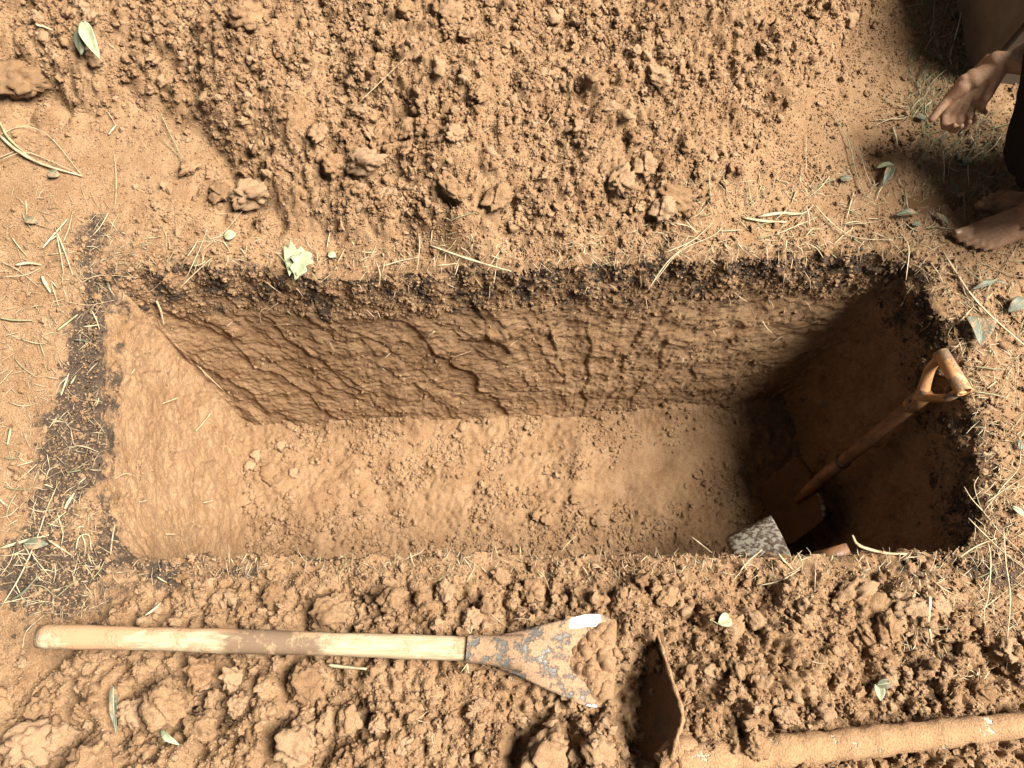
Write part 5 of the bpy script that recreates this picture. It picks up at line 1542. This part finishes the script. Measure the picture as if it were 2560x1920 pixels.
# remaining straw by area; alike bits share a label inside their area
def litter(n, box, llo, lhi, wlo, whi, mats, name, label, cat, group, ang=None, wall=False):
    c = 0
    while c < n:
        px = random.uniform(box[0], box[2]); py = random.uniform(box[1], box[3])
        if not wall:
            p = at(px, py, 0)
            if in_pit(np.array([p[0]]), np.array([p[1]]))[0]: continue
            if any(a < px < c_ and b_ < py < d_ for a, b_, c_, d_ in TOOLBOXES): continue
        L_ = llo * (lhi / llo) ** random.random(); a = random.uniform(0, 3.14) if ang is None else random.gauss(ang[0], ang[1])
        dx, dy = math.cos(a) * L_ / 2, math.sin(a) * L_ / 2; k = random.gauss(0, 0.055) * L_
        mt = random.choice(mats); wd = random.uniform(wlo, whi)
        col_ = {'dry_straw': 'pale', 'greenish_straw': 'greenish', 'brown_twig': 'brown', 'pale_root': 'tan', 'dull_green_leaf': 'green'}[mt.name]
        an_ = abs(math.degrees(a)) % 180
        ori = 'level' if an_ < 25 or an_ > 155 else 'upright' if 65 < an_ < 115 else 'slanting down to the right' if an_ <= 65 else 'slanting up to the right'
        lab = '%s %s %s, %s' % ('short' if L_ < math.sqrt(llo * lhi) else 'long', col_, label, ori)
        strand(name, [(px - dx, py - dy), (px - dy * k / L_ * 2, py + dx * k / L_ * 2), (px + dx, py + dy)], wd, mt, lab, cat, group, wall=wall)
        c += 1
litter(26, (5, 510, 255, 1010), 20, 80, 3, 8, [ST, ST, RT, SG], 'dry_straw', 'straw strewn left of the pit', 'straw', 'straw on the left ground')
litter(34, (5, 1130, 250, 1520), 20, 90, 3, 9, [ST, ST, ST, SG, RT], 'dry_straw', 'straw in the litter lower left of the pit', 'straw', 'straw at the lower left')
litter(30, (300, 585, 1300, 668), 16, 60, 3, 7, [ST, ST, RT], 'dry_straw', 'straw along the far rim, left half', 'straw', 'straw along the far rim')
litter(46, (1640, 455, 2340, 625), 20, 90, 3, 8, [ST, ST, SG, SG], 'dry_straw', 'straw behind the far rim, right half', 'straw', 'straw along the far rim')
litter(34, (2340, 640, 2555, 1010), 16, 70, 3, 8, [ST, SG, TW, RT], 'dry_straw', 'straw on the ground right of the pit', 'straw', 'straw on the right ground')
litter(95, (2290, -10, 2440, 440), 20, 90, 3, 7, [SG, SG, M_LEAF, ST], 'grass_stem', 'stem in the trampled grass at the top right', 'grass stem', 'trampled grass at the top right', ang=(1.7, 0.6))
litter(40, (2370, 300, 2550, 480), 20, 80, 3, 7, [SG, M_LEAF, ST], 'grass_stem', 'stem in the shaded grass by the dark cloth', 'grass stem', 'shaded grass by the cloth', ang=(2.3, 0.6))
litter(40, (480, 1380, 2300, 1428), 14, 46, 3, 6, [ST, RT, RT, SG], 'dry_straw', 'straw along the near rim', 'straw', 'straw along the near rim', ang=(1.5, 0.7))
litter(22, (2330, 1400, 2555, 1660), 16, 60, 3, 6, [ST, RT, SG], 'dry_straw', 'straw on the bank at the right edge', 'straw', 'straw on the right bank')
litter(16, (20, 1650, 2540, 1910), 14, 44, 3, 5, [ST, RT], 'thin_root', 'rootlet lying on the near bank', 'root', 'rootlets on the near bank')
litter(14, (120, 10, 2100, 560), 14, 44, 3, 5, [ST, RT], 'thin_root', 'rootlet lying on the far heap', 'root', 'rootlets on the far heap')
litter(30, (300, 700, 2200, 1030), 8, 30, 2.5, 5, [RT, RT, ST], 'wall_root', 'rootlet in the far wall of the pit', 'root', 'tiny rootlets in the far wall', wall=True)
litter(30, (300, 690, 2260, 760), 12, 40, 2.5, 5, [RT, RT, TW], 'wall_root', 'rootlet in the dark topsoil of the far wall', 'root', 'rootlets in the dark topsoil', ang=(1.5, 0.5), wall=True)

# ------------------------------------------------------------------ leaves
def leaf(name, a_px, b_px, wid, mat, label, shape='lance', fold=0.0, curl=0.3, lift=0.012, lobes=0, stem=None, over=None):
    """leaf from base pixel a to tip pixel b; wid = half width over length"""
    a = on_ground(*a_px, lift); b_ = on_ground(*b_px, lift)
    zt_ = max(gz1(*(a + (b_ - a) * t)[:2]) for t in (0, 0.25, 0.5, 0.75, 1)) + lift
    a = at(*a_px, 0.35 * a[2] + 0.65 * zt_); b_ = at(*b_px, 0.35 * b_[2] + 0.65 * zt_)
    if over is not None: a[2] = b_[2] = over; a = at(*a_px, over); b_ = at(*b_px, over)
    d = b_ - a; L_ = np.linalg.norm(d); d = unit(d); s = unit(np.cross((0, 0, 1), d)); u = np.cross(d, s)
    rows_ = []
    n = 14; m_ = 9
    for i in range(n):
        t = i / (n - 1.0)
        if shape == 'heart': w = wid * (1.15 * math.sqrt(max(1 - (1 - min(t / 0.28, 1)) ** 2, 0)) * (1 - t) ** 0.75 * 1.25)
        elif shape == 'blade': w = wid * min(t / 0.15 + 0.25, 1) * (1 - t ** 2.5)
        else: w = wid * (math.sin(math.pi * min(t ** 0.8, 1)) ** 0.8)
        w = max(w, 0.012)
        if lobes: w *= 1 + 0.32 * math.sin(t * lobes * 6.283 + 0.8)
        row = []
        for j in range(m_):
            q = (j / (m_ - 1.0) - 0.5) * 2
            z = fold * abs(q) * w * L_ + curl * L_ * 0.25 * math.sin(math.pi * t) + 0.02 * L_ * math.sin(9 * t + 3 * q) * abs(q)
            row.append(a + d * L_ * t + s * q * w * L_ * (1 - 0.25 * abs(fold)) + u * z)
        rows_.append(row)
    root = empty(name, tuple(a)); tag(root, label, 'leaf')
    part('leaf_blade', sheet_geo(rows_, 0.0007), mat, root)
    mid_ = [np.array(r_[m_ // 2]) + u * 0.0012 for r_ in rows_]
    part('midrib', tube_geo(mid_, [max(0.0016 * (1 - i / n), 0.0004) for i in range(n)], 5), M_LEAFP, root)
    if stem:
        pts = [np.asarray(a)] + [on_ground(*q, 0.006) for q in stem]
        part('stem', tube_geo(spline(pts, 4), 0.0016, 5), M_STRAWG, root)
    return root
leaf('leaf', (205, 52), (250, 148), 0.15, M_LEAFP, 'pale right half of the folded green leaf at the top left', fold=0.35, curl=0.4, lift=0.02)
leaf('leaf', (203, 58), (203, 137), 0.22, M_LEAF, 'dark left half of the folded green leaf at the top left', fold=-0.2, curl=0.3, lift=0.014)
leaf('leaf', (712, 655), (780, 640), 0.62, M_LEAFP, 'pale green lobed leaf lying on the far rim, left', 'heart', fold=0.15, curl=0.2, lobes=3, lift=0.012, stem=[(700, 640), (690, 632)])
leaf('leaf', (770, 628), (738, 700), 0.30, M_LEAFP, 'folded lower half of the pale lobed leaf hanging over the far rim', fold=0.2, curl=0.3, lobes=3, lift=0.018)
leaf('leaf', (2443, 792), (2452, 866), 0.42, M_LEAF, 'green heart-shaped leaf with a raised midrib right of the pit', 'heart', fold=0.35, curl=0.3, lift=0.02, stem=[(2432, 806), (2414, 822), (2424, 842)])
leaf('leaf', (2488, 700), (2430, 724), 0.11, M_LEAF, 'narrow green leaf on the brown twig below the foot, pointing left', curl=0.4, lift=0.02)
leaf('leaf', (2488, 704), (2520, 711), 0.15, M_LEAF, 'small green leaf on the brown twig below the foot, pointing right', curl=0.4, lift=0.02)
leaf('leaf', (2564, 746), (2520, 780), 0.28, M_LEAF, 'ragged green leaf at the right edge below the foot', curl=0.5, lift=0.015)
leaf('leaf', (2228, 412), (2206, 466), 0.17, M_LEAF, 'curled grey-green leaf on the right ground, left of the puddle', curl=0.6, fold=0.3, lift=0.014)
leaf('leaf', (2190, 420), (2236, 412), 0.14, M_LEAFP, 'narrow curled leaf above the grey-green one left of the puddle', curl=0.7, fold=0.3, lift=0.016)
leaf('leaf', (2100, 448), (2132, 446), 0.3, M_LEAF, 'small green leaf on the long thin stalk at the right', curl=0.5)
leaf('leaf', (2238, 538), (2296, 534), 0.16, M_LEAF, 'small bent green leaf above the far right corner of the pit', curl=0.7, fold=0.3, lift=0.015)
leaf('leaf', (2300, 558), (2280, 562), 0.35, M_LEAF, 'tiny green leaf scrap above the far right corner of the pit', curl=0.5)
leaf('leaf', (2340, 532), (2372, 560), 0.18, M_LEAF, 'dark green leaf lying between the puddle and the toes', curl=0.3)
leaf('leaf', (284, 1716), (290, 1834), 0.11, M_LEAF, 'upright green blade near the bottom left corner', 'blade', fold=0.4, curl=0.15, lift=0.02)
leaf('leaf', (402, 1826), (448, 1862), 0.14, M_LEAFP, 'bent pale green blade near the bottom left, right of the upright one', curl=0.7, fold=0.3)
leaf('leaf', (2190, 1708), (2202, 1752), 0.36, M_LEAFP, 'folded pale leaf on the near bank above the hoe shaft', fold=0.5, curl=0.4, lift=0.016)
leaf('leaf', (2192, 1712), (2232, 1706), 0.32, M_LEAF, 'greenish half of the folded leaf above the hoe shaft', fold=0.4, curl=0.4, lift=0.016)
leaf('leaf', (1795, 1560), (1826, 1542), 0.42, M_LEAFP, 'small white leaf with a thin stem on the near bank', fold=0.5, curl=0.4, lift=0.014, stem=[(1780, 1552), (1760, 1548)])
leaf('leaf', (820, 634), (840, 641), 0.45, M_LEAFP, 'tiny pale leaf right of the lobed one on the far rim', curl=0.4)
leaf('leaf', (2551, 1126), (2548, 1096), 0.22, M_LEAF, 'small green leaf on top of the side stem at the right edge', curl=0.4)
leaf('leaf', (2530, 1265), (2562, 1292), 0.2, M_LEAFP, 'pale green leaf at the right edge of the pit', curl=0.4)
leaf('leaf', (560, 592), (590, 585), 0.5, M_LEAFP, 'crumpled pale leaf in the left tuft at the far rim', curl=0.5)
leaf('leaf', (60, 1360), (120, 1360), 0.25, M_LEAF, 'dark green leaf half hidden in the straw at the lower left', curl=0.3)
leaf('leaf', (120, 430), (148, 440), 0.4, M_LEAF, 'grey-green leaf under the bundle at the upper left', curl=0.3)
leaf('leaf', (60, 548), (96, 556), 0.26, M_LEAF, 'small dark green leaf on the left ground', curl=0.3)
for k in range(6):
    px, py = random.uniform(2300, 2440), random.uniform(20, 400); a_ = random.uniform(0, 6.28); L_ = random.uniform(14, 24)
    r_ = leaf('leaf', (px, py), (px + L_ * math.cos(a_), py + L_ * math.sin(a_)), random.uniform(0.25, 0.45), M_LEAF, 'small green leaf in the trampled top right grass, %s' % ('near the top edge' if py < 140 else 'above the hands' if py < 260 else 'beside the hands'), curl=0.4)
    r_['group'] = 'small leaves in the trampled grass'

# fine broken straw and rootlets, too small to count
def fine_litter(name, label, boxes, mat):
    V = []; F = []
    for (x0_, y0_, x1_, y1_, n_, ang) in boxes:
        n_ = int(n_ * 1.5)
        px = np.random.default_rng(len(V) + n_).uniform(x0_, x1_, n_); py = np.random.default_rng(len(V) + 7).uniform(y0_, y1_, n_)
        a_ = np.random.default_rng(len(V) + 9).normal(ang[0], ang[1], n_); l_ = np.random.default_rng(len(V) + 3).uniform(10, 52, n_)
        P0 = on_ground_fast(px - np.cos(a_) * l_ / 2, py - np.sin(a_) * l_ / 2); P2 = on_ground_fast(px + np.cos(a_) * l_ / 2, py + np.sin(a_) * l_ / 2)
        ok = ~in_pit(P0[:, 0], P0[:, 1]) | ~in_pit(P2[:, 0], P2[:, 1])
        for p, q in zip(P0[ok], P2[ok]):
            p = p + np.array((0, 0, 0.0015)); q = q + np.array((0, 0, 0.0015 + random.random() * 0.006))
            m_ = (p + q) / 2 + np.array((random.gauss(0, 0.0018), random.gauss(0, 0.0018), 0.002 + 0.003 * random.random()))
            g_ = tube_geo([p, m_, q], [0.0005, 0.0009 + 0.0006 * random.random(), 0.0004], 3, 0.6, cap=False)
            o_ = len(V); V += g_[0]; F += [tuple(i + o_ for i in f) for f in g_[1]]
    tag(obj(name, me_from(name, (V, F), True), mat), label, kind='stuff')
def on_ground_fast(px, py):
    u = (px - 1280.0) / FPX; v = (960.0 - py) / FPX
    dy = v * CA + SA; dz = v * SA - CA; z = np.zeros_like(px)
    for _ in range(8):
        t = (z - H) / dz; z = 0.5 * z + 0.5 * gz_at(u * t, dy * t)
    t = (z - H) / dz
    return np.stack([u * t, dy * t, z], 1)
AN = (1.2, 1.2)
fine_litter('straw_bits', 'fine broken straw bits in the litter round the pit', [(0, 480, 300, 1050, 110, AN), (0, 1050, 270, 1540, 150, AN), (280, 580, 1400, 700, 120, AN), (1400, 560, 2340, 660, 170, AN), (1650, 430, 2350, 560, 110, AN),
    (2330, 620, 2560, 1050, 150, AN), (2430, 1050, 2560, 1420, 90, AN), (2250, 1380, 2560, 1700, 150, AN), (280, 1380, 2300, 1450, 140, (1.5, 0.8))], M_STRAW)
fine_litter('rootlets', 'fine brown rootlets in the dark topsoil', [(60, 520, 300, 1050, 120, AN), (40, 1100, 300, 1540, 120, AN), (280, 620, 2340, 700, 150, (1.4, 0.8)), (2330, 640, 2500, 1400, 90, AN)], M_TWIG)
fine_litter('grass_bits', 'fine trampled grass bits at the top right', [(2270, -10, 2430, 300, 260, (1.7, 0.7)), (2300, 280, 2560, 500, 200, (2.2, 0.7))], M_STRAWG)
